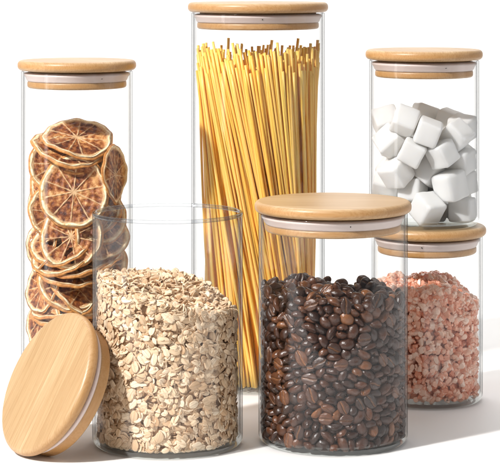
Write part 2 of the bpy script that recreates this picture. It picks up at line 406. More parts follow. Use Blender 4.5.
def put_slice(px, py, dy, R, n, spin, pi, label):
    # px, py: where the slice shows in the photo; dy: metres behind (+) or before (-) the jar axis
    D = CD + oc.y + dy; loc = Vector(((px-250)*D/FPX, oc.y+dy, H-(py-Y0)*D/FPX))
    n = Vector(n).normalized(); q = n.to_track_quat('Z', 'Y') @ Quaternion((0, 0, 1), spin)
    # keep the slice inside the glass
    for _ in range(12):
        worst = 0; wv = None
        for k in range(24):
            p = loc + q @ Vector((R*math.cos(k*PI/12), R*math.sin(k*PI/12), 0)); dd = (p-oc).xy.length
            if dd > worst: worst, wv = dd, (p-oc).xy
        if worst <= .0372: break
        s = (worst-.0370); loc.x -= wv.x/worst*s; loc.y -= wv.y/worst*s
    root = empty('orange_slice', loc); root.rotation_mode = 'QUATERNION'; root.rotation_quaternion = q
    root.scale = (R/.025,)*3; tag(root, label, 'orange slice', 'dried orange slices in the tall jar')
    for nm, me in zip(('rind', 'flesh'), protos[pi]): link(bpy.data.objects.new(nm, me), root)
# (photo x, y, dy, R, normal, spin, proto, label)
slices = [
 (77, 138, -.002, .0270, (.05, -.42, .90), .3, 0, 'topmost dried orange slice, tilted back on top of the stack in the tall jar'),
 (69, 148, -.005, .0280, (.16, -.36, .92), 1.0, 1, 'nearly flat dried orange slice just under the topmost slice'),
 (54, 164, -.011, .0225, (.14, -.88, .44), 2.0, 3, 'dark dried orange slice behind the upper left of the big front slice'),
 (80, 158, .002, .0265, (.16, -.36, .92), .2, 4, 'flat dried orange slice wedged behind the top of the big front slice'),
 (74, 192, -.0240, .0262, (.02, -.985, .16), .7, 6, 'large round dried orange slice facing the front in the middle of the tall jar'),
 (46, 213, -.014, .0215, (.14, -.97, .12), 1.2, 1, 'dried orange slice against the left glass, half hidden by the pale-rimmed one'),
 (69, 237, -.0285, .0236, (-.02, -.97, .22), 2.6, 2, 'pale-rimmed dried orange slice with open holes, below the large round one'),
 (117, 175, -.008, .0220, (.95, -.30, .05), .4, 0, 'upright dried orange slice seen almost edge-on at the right glass'),
 (124, 183, .008, .0200, (.97, -.20, -.12), 1.4, 5, 'outermost upright dried orange slice touching the right glass'),
 (57, 254, -.022, .0262, (-.22, -.50, .84), .9, 4, 'dried orange slice tilted forward in the middle left of the stack'),
 (75, 262, -.008, .0290, (.02, -.20, .98), 1.9, 0, 'flat dried orange slice seen as a long pale edge across the stack'),
 (98, 264, -.012, .0250, (-.25, -.22, .94), .9, 1, 'flat dried orange slice lying behind the rim of the open oat jar'),
 (57, 284, -.026, .0255, (.28, -.72, .63), .1, 6, 'dried orange slice facing forward just above the leaning lid'),
 (82, 288, -.014, .0250, (.40, -.55, .72), 2.2, 3, 'dried orange slice half covered, right of the one above the leaning lid'),
 (52, 303, -.020, .0270, (-.30, -.34, .90), 1.3, 0, 'flat pale-edged dried orange slice behind the top of the leaning lid'),
 (50, 312, -.018, .0280, (-.14, -.22, .95), .6, 2, 'lower flat dried orange slice behind the top of the leaning lid'),
 (38, 318, -.020, .0225, (-.85, -.50, .20), .4, 4, 'dried orange slice curled against the left glass beside the leaning lid'),
 (34, 196, -.004, .0180, (-.80, -.55, .1), 2.4, 5, 'small dark dried orange slice against the left glass, beside the large round slice'),
 (106, 232, -.015, .0225, (.55, -.80, .15), 1.8, 3, 'upright dried orange slice seen through the upper left of the oat jar'),
 (117, 240, .003, .0205, (.90, -.40, .1), .5, 2, 'upright dried orange slice at the right glass, seen through the oat jar'),
 (102, 214, -.010, .0225, (.45, -.80, .35), 1.1, 4, 'dried orange slice tucked behind the lower right of the large round slice'),
 (60, 242, -.016, .0250, (-.15, -.55, .80), 2.1, 0, 'dried orange slice under the pale-rimmed one with open holes'),
 (66, 272, -.015, .0270, (.15, -.25, .95), .2, 6, 'dark flat dried orange slice between two pale edges low in the stack'),
 (33, 286, -.014, .0205, (-.72, -.62, .30), 2.3, 0, 'dried orange slice curled upright against the left glass, low in the stack'),
 (33, 246, -.012, .0200, (-.80, -.52, .28), 1.3, 5, 'dried orange slice upright against the left glass, below the half hidden round one'),
]
for a in slices: put_slice(*a)
rd = random.Random(8)
for k in range(17):
    y = 150+k*11.2
    put_slice(77+rd.uniform(-16, 16), y+4, rd.uniform(.004, .016), rd.uniform(.024, .028), (rd.uniform(-.5, .5), rd.uniform(-.9, -.2), rd.uniform(.3, 1)), rd.uniform(0, 6), rd.randrange(7),
              'dried orange slice deep inside the tall jar, mostly hidden by the front slices')
for k in range(6):
    put_slice(80+rd.uniform(-10, 10), 335+k*11, -.004+rd.uniform(-.008, .008), .027, (rd.uniform(-.3, .3), -.3, 1), rd.uniform(0, 6), rd.randrange(7), 'dried orange slice low in the tall jar, hidden behind the leaning lid and the oats')


# ---------------------------------------------------------------- spaghetti
pc = Vector(J['pasta'][0]); rd = random.Random(5)
pasta_meshes = []
for vi in range(6):
    prng = random.Random(50+vi); L = .25; nseg = 14; ns = 10; rr = .00102
    bx, by = prng.uniform(-.0022, .0022), prng.uniform(-.0012, .0012)
    V, F = [], []
    for i in range(nseg+1):
        s = i/nseg; c = math.sin(PI*s); ox, oy = bx*c, by*c
        for k in range(ns): V.append((ox+rr*math.cos(2*PI*k/ns), oy+rr*math.sin(2*PI*k/ns), L*s))
    for i in range(nseg):
        for k in range(ns): F.append((i*ns+k, i*ns+(k+1) % ns, (i+1)*ns+(k+1) % ns, (i+1)*ns+k))
    F.append(tuple(range(ns-1, -1, -1))); F.append(tuple(range(nseg*ns, nseg*ns+ns)))
    me = bpy.data.meshes.new('spaghetti_strand'); me.from_pydata(V, [], F); me.materials.append(PASTA); me.update()
    me.polygons.foreach_set('use_smooth', [len(p.vertices) == 4 for p in me.polygons]); pasta_meshes.append(me)
inner = []
def strand(a0, a1, r0, r1, ztop, m, s=1.0, single=True):
    z0 = BASE_T+.0008
    p0 = pc + Vector((r0*math.cos(a0), r0*math.sin(a0), z0)); p1 = pc + Vector((r1*math.cos(a1), r1*math.sin(a1), ztop))
    d = p1-p0
    if not single:
        M_ = Matrix.Translation(p0) @ d.to_track_quat('Z', 'Y').to_matrix().to_4x4() @ Matrix.Diagonal((s, s, d.length/.25, 1)); inner.append((M_, m)); return
    o = bpy.data.objects.new('spaghetti_strand', pasta_meshes[m]); link(o)
    o.location = p0; o.rotation_euler = d.to_track_quat('Z', 'Y').to_euler(); o.scale = (s, s, d.length/.25)
    tag(o, 'thin golden spaghetti strand standing upright in the tallest jar', 'spaghetti', 'spaghetti strands in the tallest jar')
RP = .0482
for ring, (rt, rb, n) in enumerate([(RP-.0014, .0425, 132), (RP-.0042, .0395, 98), (RP-.0075, .036, 70), (RP-.011, .033, 62), (.030, .028, 50), (.020, .019, 30), (.009, .010, 12)]):
    for k in range(n):
        a1 = 2*PI*k/n + rd.uniform(-.5, .5)*2*PI/n + ring
        # the bundle is twisted, more so on its left front
        front = .5-.5*math.sin(a1); left = .5-.5*math.cos(a1)
        tw = math.radians(40 + 44*left*front + 8*rd.gauss(0, 1)) * (1 if ring < 3 else .8)
        strand(a1+tw, a1, rb*rd.uniform(.9, 1), rt-abs(rd.gauss(0, .0008)), .2495+rd.uniform(-.0125, .0075)+.005*(rd.random() < .14)-(.004 if ring > 3 else 0), rd.randrange(6), rd.uniform(.9, 1.15), ring < 3)
V, F = [], []
for M_, m in inner:
    b_ = len(V); me = pasta_meshes[m]; V += [tuple(M_ @ v.co) for v in me.vertices]; F += [tuple(b_+i for i in p.vertices) for p in me.polygons]
tag(mesh_np('spaghetti_bundle', V, F, PASTA), 'inner mass of golden spaghetti behind the outer strands in the tallest jar', 'spaghetti', kind='stuff')

# ---------------------------------------------------------------- packed data: settled positions of beans and cubes
def unpack(nums, n):
    # nine numbers each: position in tenths of a millimetre, quaternion and scale in hundredths
    a = np.array(nums, float).reshape(n, 9)
    return a[:, :3]/10000, a[:, 3:7]/100, a[:, 7:9]/100
BS = 1.08
BEANS = [
109,-436,778,73,40,-43,35,106,105,-156,-438,361,65,-54,48,22,107,103,73,-441,696,20,7,36,-91,110,109,-221,-409,597,65,-58,46,16,108,103,49,-464,287,38,-34,-61,-61,99,103,227,-407,316,42,-10,-74,-52,104,106,
-160,-438,949,64,-71,-8,-28,102,105,-64,-462,213,74,-66,3,-10,99,105,65,-462,945,47,-45,-59,-48,100,96,188,-427,724,69,-68,-24,10,102,108,34,-467,564,6,-10,73,68,96,102,73,-444,860,60,73,28,-18,103,102,
-170,-434,466,71,-67,13,-15,104,102,199,-401,867,20,41,-79,42,105,112,-86,-438,37,20,-15,-79,57,106,108,-107,-455,575,64,-69,-16,-29,99,96,-307,-320,251,84,40,-29,21,105,102,143,-422,219,17,35,36,-85,108,110,
-302,-356,50,64,-30,65,27,104,109,-8,-448,173,28,-96,0,-4,110,117,275,-377,967,20,-58,47,64,97,99,168,-416,45,79,44,-5,43,101,99,311,-347,576,53,-12,-68,-49,102,100,366,-286,820,49,-67,-4,56,109,112,
-237,-403,112,57,-33,66,37,95,100,-7,-445,853,32,63,-63,33,104,106,113,-430,582,0,1,28,-96,106,109,-11,-468,669,73,-67,8,12,92,94,69,-462,206,2,12,-66,-74,94,94,260,-387,426,65,-67,-18,31,101,100,
303,-334,745,67,26,-52,47,95,98,161,-434,304,50,-9,-76,-42,94,100,-303,-356,833,73,-51,45,-1,99,104,-49,-457,273,12,-16,-45,-87,98,99,-80,-440,713,85,14,48,-18,103,108,52,-442,48,13,81,20,-54,109,114,
357,-303,929,6,51,-53,-68,96,100,-143,-425,874,91,14,25,-30,102,105,212,-389,925,25,-3,-56,79,96,93,163,-421,151,60,56,25,-51,92,92,367,-287,552,50,3,-71,-50,101,103,-330,-331,325,20,-57,-39,-69,93,98,
57,-438,633,39,-5,-68,61,101,107,188,-406,547,93,13,7,33,107,109,196,-400,244,10,-46,-57,-67,108,113,-225,-282,1003,67,40,-3,62,101,107,110,-424,388,13,11,-98,7,109,115,-144,-419,728,93,27,13,20,100,107,
-203,-384,340,77,43,-9,47,110,115,-237,-367,38,50,79,33,13,104,108,321,-318,380,30,23,27,-89,96,94,-182,-419,534,39,-87,23,-20,99,99,-213,258,1001,53,-56,-55,-34,106,113,-55,-448,85,13,-40,-17,-89,104,105,
-396,-68,991,72,-66,-24,5,109,114,-172,-417,792,94,-25,20,-6,104,110,259,-365,803,87,-22,7,43,107,112,288,-340,312,45,7,16,-88,107,114,295,-340,109,80,22,-31,46,99,100,316,-318,856,44,33,6,-83,105,102,
71,459,942,10,16,65,-73,108,112,-342,-291,104,52,70,-29,-39,107,112,183,-408,623,22,36,-90,13,108,106,329,-303,175,6,29,-93,21,107,107,-24,-451,768,4,-51,24,83,98,101,-368,-287,539,60,-65,37,-27,101,103,
-255,-363,393,22,36,90,-5,109,113,245,-374,122,63,25,-33,65,96,93,-384,-262,438,59,-65,29,-38,106,103,21,-101,967,2,3,-9,99,97,99,183,-408,776,97,-18,-8,16,105,113,-427,-189,576,67,-28,68,10,103,108,
-180,164,979,84,35,22,34,95,96,-67,-447,835,31,85,18,-38,92,98,24,-441,421,3,85,42,-32,106,112,255,-358,882,33,70,-56,28,110,108,-231,-386,963,35,3,-15,92,100,101,188,-402,396,37,-61,70,9,99,106,
438,-159,937,19,59,-41,-67,102,98,-277,-360,929,27,6,-44,85,90,89,-125,-431,86,90,1,-43,2,102,103,387,-228,652,25,64,-57,45,103,105,-284,-336,981,72,-30,18,59,110,110,215,-388,170,97,21,1,-14,101,104,
107,-431,114,10,-89,-45,-4,103,102,246,-362,361,100,2,6,-2,109,117,-8,-442,960,27,-25,-8,-93,104,112,-143,-420,297,5,-98,-8,18,100,104,-26,-443,318,26,-16,-4,-95,106,104,-443,-140,989,31,55,43,64,109,113,
242,-371,739,21,-65,24,-69,108,110,-344,-265,666,32,-77,-51,21,110,117,320,-294,498,86,37,-11,-35,105,105,-323,-306,733,72,33,-51,-34,110,107,108,-431,264,63,34,9,-69,93,98,207,-397,489,94,6,30,16,99,103,
431,-176,754,34,45,-56,-61,107,111,311,-318,43,16,-91,2,-38,101,99,-14,-450,608,11,-2,-9,99,94,96,-242,-379,871,98,-8,7,-19,97,101,-228,-387,278,11,91,-35,18,100,102,-224,-375,678,7,-64,74,21,104,110,
-63,-409,433,45,-18,28,-83,109,105,-29,-437,390,4,86,47,-19,106,102,213,-392,666,11,13,1,-99,100,107,-49,-436,921,62,-11,31,-71,95,101,-41,-53,983,29,-87,-21,-34,99,106,42,-452,491,82,30,-48,10,89,88,
239,-364,616,72,-22,-7,-66,109,115,-139,-421,598,8,32,-32,-89,100,103,-89,-432,361,64,-1,27,-72,94,92,39,-448,352,45,9,-47,-75,94,95,158,-204,956,26,13,-11,95,109,104,347,-292,746,82,-39,16,40,98,100,
-217,-398,767,20,-25,-88,35,93,91,263,194,965,33,-39,0,86,107,113,362,-267,108,68,-16,71,-7,99,105,-230,-388,818,40,-31,22,83,94,100,-179,-396,165,65,-23,-25,68,110,107,393,-217,559,53,54,36,-54,104,103,
-94,-443,794,34,5,-94,-5,93,89,-95,-432,504,35,-43,-24,80,104,106,-36,-451,481,15,5,-98,13,96,93,75,-444,434,18,-20,6,-96,95,95,97,-434,41,72,-19,59,-32,97,100,-113,-422,667,51,16,-36,-76,102,110,
92,-433,332,8,61,-73,30,94,101,136,-420,512,76,-4,24,-61,95,100,-259,-353,318,42,50,-75,-7,109,117,-248,-363,172,1,-38,76,-52,97,104,-67,-430,636,89,-26,-18,34,110,112,-25,-439,513,41,2,8,91,105,109,
-398,-200,762,10,-23,-61,75,101,108,-243,-382,494,91,15,2,-38,93,91,152,-419,429,3,-20,-95,23,97,93,159,-388,460,97,-1,25,4,106,113,237,247,984,40,11,-69,-59,103,106,277,-351,678,23,32,85,-36,90,86,
352,-269,674,0,42,47,-78,95,96,391,-224,397,86,24,-8,43,95,98,401,-245,338,48,20,-66,-55,89,93,-138,235,989,2,51,54,-67,108,110,322,-315,216,27,8,-3,-96,95,94,-372,-257,922,4,-76,41,51,93,92,
-286,82,971,35,-6,48,-80,104,112,-124,-411,413,79,-5,14,-60,109,104,36,-433,760,10,62,-77,-2,104,107,93,-432,477,16,20,9,96,98,94,-408,-226,880,64,-49,56,-18,100,98,-223,-384,212,52,0,35,-78,88,86,
-291,-350,654,20,-89,40,-6,94,91,-122,-437,246,22,92,-9,31,89,89,8,-441,233,26,-45,68,-52,95,99,-356,-280,294,47,28,-57,61,91,95,-336,-295,182,21,-34,8,91,102,108,262,-367,530,11,97,18,9,90,96,
266,-358,37,29,-79,20,-51,92,98,311,174,943,90,-30,-29,11,107,108,-247,-378,730,22,-40,-89,-4,90,91,-162,-401,233,50,21,-41,-73,110,104,88,-428,166,11,-59,-79,-8,102,108,357,-251,257,55,7,-17,81,107,105,
-168,-409,33,7,-55,-83,10,101,100,-381,-244,44,69,-47,-37,-42,95,101,263,-360,259,99,13,7,4,96,99,40,-437,118,66,23,-12,-70,95,97,-370,-262,740,8,-78,8,62,90,87,-321,-300,604,99,-8,-14,2,106,106,
-292,-336,464,2,19,4,-98,99,102,168,207,942,42,-12,80,-42,108,106,257,-367,211,78,21,5,58,89,93,351,-262,601,91,-31,2,-27,99,104,361,-259,202,67,74,-6,-3,88,90,-231,-377,460,14,-85,-47,-22,104,105,
42,-435,796,76,-5,-7,-65,101,99,392,-228,929,13,-87,-21,43,107,108,433,-171,864,44,36,-69,-44,103,103,-94,172,959,2,2,-9,100,109,115,-12,-438,17,70,5,-4,-71,97,96,250,-372,579,21,65,-72,15,92,89,
310,-315,631,69,3,-6,-72,102,103,-290,-345,413,32,-22,1,92,97,96,-343,-283,390,3,-79,61,9,101,105,-296,-327,155,97,-23,-10,0,102,102,-82,295,973,23,8,23,-94,98,106,394,-225,843,48,61,61,-14,92,90,
99,-27,974,0,16,33,93,93,89,148,-335,941,35,66,-2,-67,102,103,141,-421,835,25,28,19,91,90,96,378,-230,42,60,-63,-6,-49,102,103,449,-108,804,43,35,-50,-67,109,104,-336,-292,39,5,-94,18,28,104,107,
-326,-294,922,68,-42,-11,60,101,108,279,-355,473,44,7,-11,-89,91,88,340,-289,366,15,-14,89,40,100,97,354,-285,303,93,11,8,35,90,88,-333,-297,788,30,-3,18,94,105,110,-171,-409,112,82,-6,-24,52,91,89,
389,-230,170,71,-56,-31,-30,93,91,-242,-364,545,18,6,4,-98,105,108,-169,-401,641,56,41,-30,-66,92,95,16,-426,904,1,67,65,-36,98,97,-157,-387,836,11,-21,-8,-97,106,113,-102,-426,909,50,-42,31,-69,97,93,
133,-406,668,81,-29,2,-52,98,104,460,-80,216,11,-73,-8,67,97,104,-296,-316,556,92,-12,5,37,109,105,-83,-434,962,82,-1,-18,-54,94,90,-441,-94,643,73,35,17,-56,103,98,-36,-442,577,10,-65,75,6,88,94,
122,-429,901,28,50,-82,-5,93,89,148,-415,920,79,-23,12,-56,92,93,310,258,984,10,81,-50,-30,105,108,353,-269,437,7,-75,66,-5,100,97,-432,-117,778,63,50,39,-45,109,109,33,-44,1002,47,25,-78,-34,91,90,
112,-428,650,32,75,-57,-6,91,92,220,-348,75,85,40,-12,-33,101,96,301,-316,446,16,-82,51,-19,102,105,347,-271,35,19,-92,19,-28,96,96,-378,-241,341,89,-20,32,27,98,105,-306,-334,511,27,-9,6,96,88,88,
-127,-424,152,62,-32,-41,59,91,88,-11,-420,715,34,82,43,16,90,86,-393,-208,644,7,77,59,-25,101,98,-398,-210,687,52,-3,30,80,101,106,-364,-260,226,82,16,-11,-54,101,105,-282,-335,706,2,-47,88,7,95,100,
-271,208,983,19,-75,-60,-21,102,98,-88,-431,157,42,-60,63,-26,94,94,-406,-234,294,25,47,47,71,89,92,361,-269,491,14,-80,-54,-23,96,95,384,-234,775,31,-15,93,14,92,90,-413,-175,432,72,26,16,-62,102,106,
-397,42,1011,1,-50,-10,86,106,105,-175,-408,690,97,-5,0,26,88,94,-94,-404,316,15,26,-19,94,105,104,-155,-379,983,82,-33,-45,9,90,88,226,363,977,16,25,-58,76,110,117,-403,-198,945,76,40,37,34,89,96,
-363,-235,587,95,-15,-16,24,109,115,404,-205,487,60,-6,30,-74,89,86,-338,-280,474,89,21,16,38,96,102,-341,-293,859,7,-91,-21,-35,93,96,222,-381,19,75,12,-15,-64,91,89,286,-328,920,40,31,72,47,105,110,
-431,-112,40,62,71,-26,21,94,101,-270,-345,219,26,77,58,4,95,98,463,-63,330,49,-58,-38,53,94,100,-418,-164,840,35,72,-30,-52,110,112,-31,-396,136,11,-45,-89,-4,107,112,422,-133,254,15,85,-41,30,103,100,
-26,453,963,27,-49,25,79,88,92,302,-277,970,34,86,37,-14,105,100,405,-201,284,49,-31,-79,20,97,99,438,-166,317,45,41,-55,-57,88,84,-407,-188,240,90,-4,-13,-41,98,102,-411,-182,76,21,76,-61,-9,97,100,
-207,-384,911,42,-21,19,-86,98,104,176,-384,121,13,63,58,50,107,103,-263,-344,596,87,11,-2,49,96,102,-40,-220,941,22,-31,-75,-54,102,101,382,-210,113,45,-86,24,-7,100,97,383,-225,708,96,-8,1,25,96,103,
313,-233,979,98,-18,0,-5,91,91,-171,-376,83,2,8,-96,-28,106,108,-47,-422,870,23,4,-24,-94,89,93,401,-187,219,54,-74,29,-27,93,90,312,-305,280,2,-59,-80,7,100,97,420,-124,59,23,-88,41,4,99,100,
-333,-203,951,98,0,19,-11,103,100,224,-159,962,90,23,32,19,109,114,308,-299,692,31,-17,-28,89,107,112,325,145,925,37,16,85,-33,91,93,444,-26,91,76,14,35,-53,109,115,368,238,928,82,-40,10,40,100,105,
465,-13,927,47,57,-46,-49,107,111,-428,-146,323,7,74,-66,-15,95,94,-391,-229,482,75,-24,-6,-61,98,96,-369,-229,812,36,-8,5,-93,105,113,-279,-343,111,67,-7,-13,-72,95,95,-269,-340,774,84,-1,-22,49,88,95,
232,-329,954,89,22,15,38,98,98,425,-101,111,85,-38,25,-26,108,117,-175,-379,416,66,-52,-46,27,104,107,3,-392,72,64,-28,-19,70,103,105,269,-351,166,84,-26,19,-44,88,84,415,-153,424,0,97,-16,-20,95,101,
437,-99,896,33,78,-11,53,104,103,-255,314,1014,6,46,-83,32,98,98,73,-404,543,55,-12,42,-71,99,101,-419,-152,701,83,-22,-33,-38,105,105,-417,-167,507,4,61,-55,-57,90,93,-395,-200,196,100,6,-7,-2,88,92,
-380,-214,118,16,42,-89,-4,103,98,-116,-215,981,13,82,-57,1,109,111,291,-283,804,40,22,20,87,108,104,433,-91,494,8,-40,-84,37,95,97,-363,-229,153,22,-13,27,-93,102,104,-282,-319,901,91,31,-19,22,99,105,
-444,-46,38,37,-39,-73,42,108,110,-446,-37,105,66,-2,-30,-69,104,110,-429,-53,161,100,-4,-1,8,109,106,-452,-20,220,53,55,-64,-2,98,94,-451,-40,289,32,63,-67,-22,96,95,-441,-69,397,18,-33,35,86,93,100,
-440,-43,461,18,-13,-56,80,96,94,-437,-18,514,23,17,6,-96,103,105,-443,-41,574,5,-40,91,12,91,97,-445,1,617,22,28,-59,-72,93,96,-438,-24,662,4,-13,11,-98,100,97,-443,-61,766,29,16,9,94,92,99,
-448,3,786,60,-15,13,77,102,103,-446,-53,825,76,29,9,-57,103,103,-436,-47,886,95,-28,-6,8,97,100,-445,-66,932,67,8,0,-74,92,97,-435,-24,989,66,-73,-12,11,107,102,-436,12,133,88,-47,11,-6,103,111,
-448,56,187,36,57,73,-13,101,104,-444,-94,219,34,-51,-60,-52,93,90,-445,49,243,71,-40,10,57,107,103,-466,3,340,44,-52,52,-52,103,99,-439,-70,322,94,19,25,13,94,91,-468,23,406,58,45,50,46,91,94,
-438,-106,471,29,66,60,-34,98,99,-467,30,478,58,-38,63,-35,98,100,-426,-72,515,77,63,-3,10,107,102,-443,21,571,33,-89,-30,-9,92,89,-423,-53,606,19,2,10,-98,109,115,-436,-79,712,80,-28,-21,49,103,103,
-450,-8,733,12,-86,-6,49,90,97,-438,57,865,8,-34,80,48,107,110,-426,-90,880,36,91,19,-6,101,99,-446,16,919,57,15,-80,3,108,112,-438,-115,144,40,-39,18,81,90,93,-426,-111,371,11,15,-97,-13,94,99,
-452,-119,562,73,-30,60,-16,98,100,-453,41,998,4,-76,-2,64,92,95,-424,-119,277,3,51,-83,-21,103,111,-410,-139,119,9,95,29,-5,106,102,-416,-142,209,3,-22,93,30,93,90,-418,-130,401,24,9,-9,96,98,104,
-418,-143,916,84,0,-13,53,104,103,-437,81,33,2,95,7,-30,89,89,-407,-175,152,98,3,8,-15,96,98,-412,-71,77,84,-4,13,53,99,103,-405,-182,366,38,41,-83,-2,99,101,-406,104,996,60,-72,-18,28,105,107,
-399,-171,29,10,-60,80,-5,88,84,-382,-142,640,28,-6,-26,-92,102,99,-376,-206,542,17,-37,89,-23,92,95,-362,-209,381,20,-20,3,-96,93,92,-379,-109,955,98,1,14,16,88,93,-392,-118,598,9,91,39,-7,97,93,
-376,-114,825,44,-57,-70,4,93,96,-373,-164,284,73,-9,15,-66,107,103,-364,-125,529,70,27,1,-66,106,101,-383,-159,862,30,42,20,83,107,106,-325,-224,872,2,12,94,-32,102,106,-368,-110,167,60,4,-36,71,105,113,
-373,-60,919,66,24,22,-68,95,100,-331,-228,216,30,-39,87,4,89,89,-331,-132,906,1,3,38,93,109,116,-337,-210,705,6,30,10,95,101,99,-366,-169,761,5,-27,-49,-82,110,109,-325,-225,756,77,14,38,-50,93,96,
-344,-194,912,34,73,-57,-12,89,94,-360,75,979,85,11,6,51,92,97,-312,-282,434,14,-29,93,-18,90,87,-337,-150,404,78,5,17,60,97,94,-349,175,983,97,-14,9,15,101,108,-321,-216,412,2,41,-16,90,93,98,
-312,-235,570,17,60,78,-2,100,101,-322,-53,967,94,-3,-12,32,89,88,-353,0,981,5,-57,72,38,92,93,-313,-124,970,83,4,-12,55,98,101,-333,-184,34,11,76,-64,-5,104,111,-321,-262,986,72,-32,46,-41,92,98,
-335,-222,515,2,80,-56,20,88,90,-295,-277,134,42,-85,19,25,95,94,-297,-269,331,36,15,-21,90,109,108,-302,-268,678,56,-23,59,-53,100,108,-321,-233,93,68,-45,-43,-40,95,92,-311,-166,180,15,48,-86,-3,102,106,
-270,-289,385,26,23,40,-85,89,88,-293,125,965,22,-91,10,35,93,99,-271,-270,187,17,-36,-90,17,89,90,-283,-258,279,26,-3,32,-91,97,95,-281,-274,518,30,-60,74,10,99,102,-267,-281,739,62,-16,-11,76,107,114,
-283,-273,77,7,17,98,-11,106,106,-266,-271,839,4,-38,84,39,108,116,-261,-330,837,3,43,37,82,88,84,-296,330,977,48,53,-56,-41,96,103,-287,-271,238,0,-71,69,14,92,92,-238,-335,83,1,-46,85,-24,94,98,
-234,-307,439,46,16,-49,72,105,109,-245,-307,656,83,-47,-21,-21,95,92,-246,-237,986,29,-14,6,-95,91,97,-274,-240,17,5,1,6,-100,95,97,-285,-231,619,12,33,-94,-2,94,100,-243,-302,35,3,-99,-7,-9,106,107,
-229,-317,344,70,39,-27,-53,89,95,-252,-260,589,2,76,-41,50,96,100,-214,-297,494,91,11,34,20,109,115,-256,-266,906,26,-94,-19,-10,108,108,-225,-300,255,72,25,-27,-59,105,109,-228,-321,935,80,6,29,52,91,96,
-212,-344,620,92,-13,30,-23,91,89,-210,-313,873,35,-45,-31,76,94,101,-197,-349,783,7,-99,9,-12,95,91,-214,-248,202,2,-20,80,-57,95,100,-225,-278,721,27,51,74,34,105,101,-197,-297,404,16,48,67,54,106,111,
-175,-353,720,57,6,-19,-80,105,110,-186,-237,845,87,-9,-26,41,91,93,-192,-337,122,23,11,-3,-97,93,97,-193,-315,193,30,26,-92,3,107,110,-191,-322,820,83,7,-8,55,90,96,-231,153,944,88,6,-13,-46,93,88,
-235,236,922,17,-69,-40,58,100,108,-172,-284,233,71,12,-11,68,99,107,-183,-331,949,27,-41,28,-83,90,96,-196,202,967,17,-92,20,28,97,95,-187,-224,998,88,0,24,-40,88,84,-168,-344,283,32,69,64,14,99,102,
-194,-278,617,66,-40,9,-62,103,100,-159,-333,18,17,-1,7,98,101,96,-170,-344,529,20,-78,-57,-12,104,109,-192,-168,972,10,-14,-2,-99,103,100,-169,-305,998,57,-33,30,-69,96,99,-155,-357,580,4,96,28,1,100,96,
-203,-302,567,86,20,-38,-29,96,92,-166,-315,681,7,-79,60,13,106,105,-156,-264,736,48,33,-33,-75,97,100,-135,-348,618,85,-4,-18,-49,105,109,-203,-279,782,34,8,-36,86,105,112,-141,-359,480,7,81,58,0,105,102,
-126,-307,795,76,-26,0,59,109,106,-145,-287,150,8,-98,12,-12,89,86,-120,-347,173,19,-16,-28,-93,95,101,-135,-290,190,91,-29,5,-28,91,87,-183,345,1003,73,50,-16,-44,93,94,-107,-400,212,5,-24,93,28,94,90,
-135,-358,383,40,-58,71,2,103,101,-155,-282,448,50,50,41,58,96,96,-127,-279,517,46,40,18,-77,102,107,-170,134,922,98,16,-8,-1,97,101,-162,-298,84,32,-9,86,-39,105,111,-116,-392,539,83,-22,-45,-27,98,101,
-140,-374,936,51,14,84,10,104,104,-143,65,920,99,6,1,16,107,109,-89,-390,36,9,17,47,86,109,116,-112,-357,129,3,-81,59,-4,107,113,-118,-372,773,35,-12,-22,91,89,93,-115,-304,957,77,19,-8,-60,98,101,
-108,-316,251,36,44,-17,-81,110,109,-179,-268,287,96,-16,4,-21,103,109,-145,-341,862,90,-39,18,4,99,100,-97,-361,281,51,25,-37,74,99,101,-133,-268,872,14,-83,-47,-25,99,99,-111,-125,956,32,36,-87,4,100,95,
-167,284,321,44,-73,41,-31,95,94,-113,-355,705,1,57,81,-9,93,99,-179,246,912,48,22,-50,69,108,106,-103,-324,751,3,46,-85,-24,101,107,-102,-303,458,14,71,35,59,109,112,-172,289,957,2,13,72,68,99,99,
-75,-392,822,78,-51,34,-15,101,98,-133,191,917,8,1,7,-99,90,87,-110,-319,69,60,62,16,48,91,90,-99,-315,904,37,38,-84,-13,96,97,-147,420,971,55,-50,67,-6,93,97,-65,-364,477,39,23,-29,-84,99,100,
-52,-370,881,20,-12,45,86,109,116,-82,-293,831,75,-7,25,60,100,101,-97,-255,921,24,3,13,96,103,107,-74,-327,233,25,-76,39,-45,108,116,-72,-368,405,6,-54,-82,-15,95,92,-80,-372,590,88,-8,5,-47,96,104,
-44,-384,542,21,1,56,80,96,94,-69,-346,648,38,46,-78,-20,92,99,-62,-329,933,23,-74,-46,44,89,85,-54,-332,798,23,-18,16,94,93,98,-73,44,960,12,47,24,-84,90,90,-36,-404,232,27,0,-96,12,91,97,
-95,-327,535,48,42,45,-63,101,98,-67,-363,747,72,41,-2,56,101,99,-56,-345,82,75,21,12,62,110,105,-86,421,967,76,25,4,60,89,86,-49,-142,954,73,-17,-16,65,90,97,-50,-350,349,79,47,-16,35,93,93,
-38,-303,598,14,11,-86,-49,100,101,-38,-306,715,88,-17,-16,42,97,104,-51,-371,679,64,17,22,71,96,93,-24,-281,932,45,29,4,84,105,106,-10,-372,780,62,-16,-3,-77,103,100,-7,-358,16,97,6,1,-22,92,94,
-14,-388,256,87,-13,32,35,109,117,-26,-359,609,61,-37,54,-44,100,107,7,-369,394,26,-7,-95,16,100,103,0,-389,471,39,80,-20,-41,102,108,-4,-368,723,66,-11,-36,-65,99,96,-40,105,967,68,1,-20,-70,103,104,
-51,-370,188,3,72,69,7,94,101,-15,-319,199,9,-53,-4,-84,88,85,7,-381,341,12,83,-51,17,92,95,-51,-307,401,51,-85,-12,3,90,93,-33,-330,436,42,-1,-13,90,89,85,-38,-292,878,73,15,-16,64,94,94,
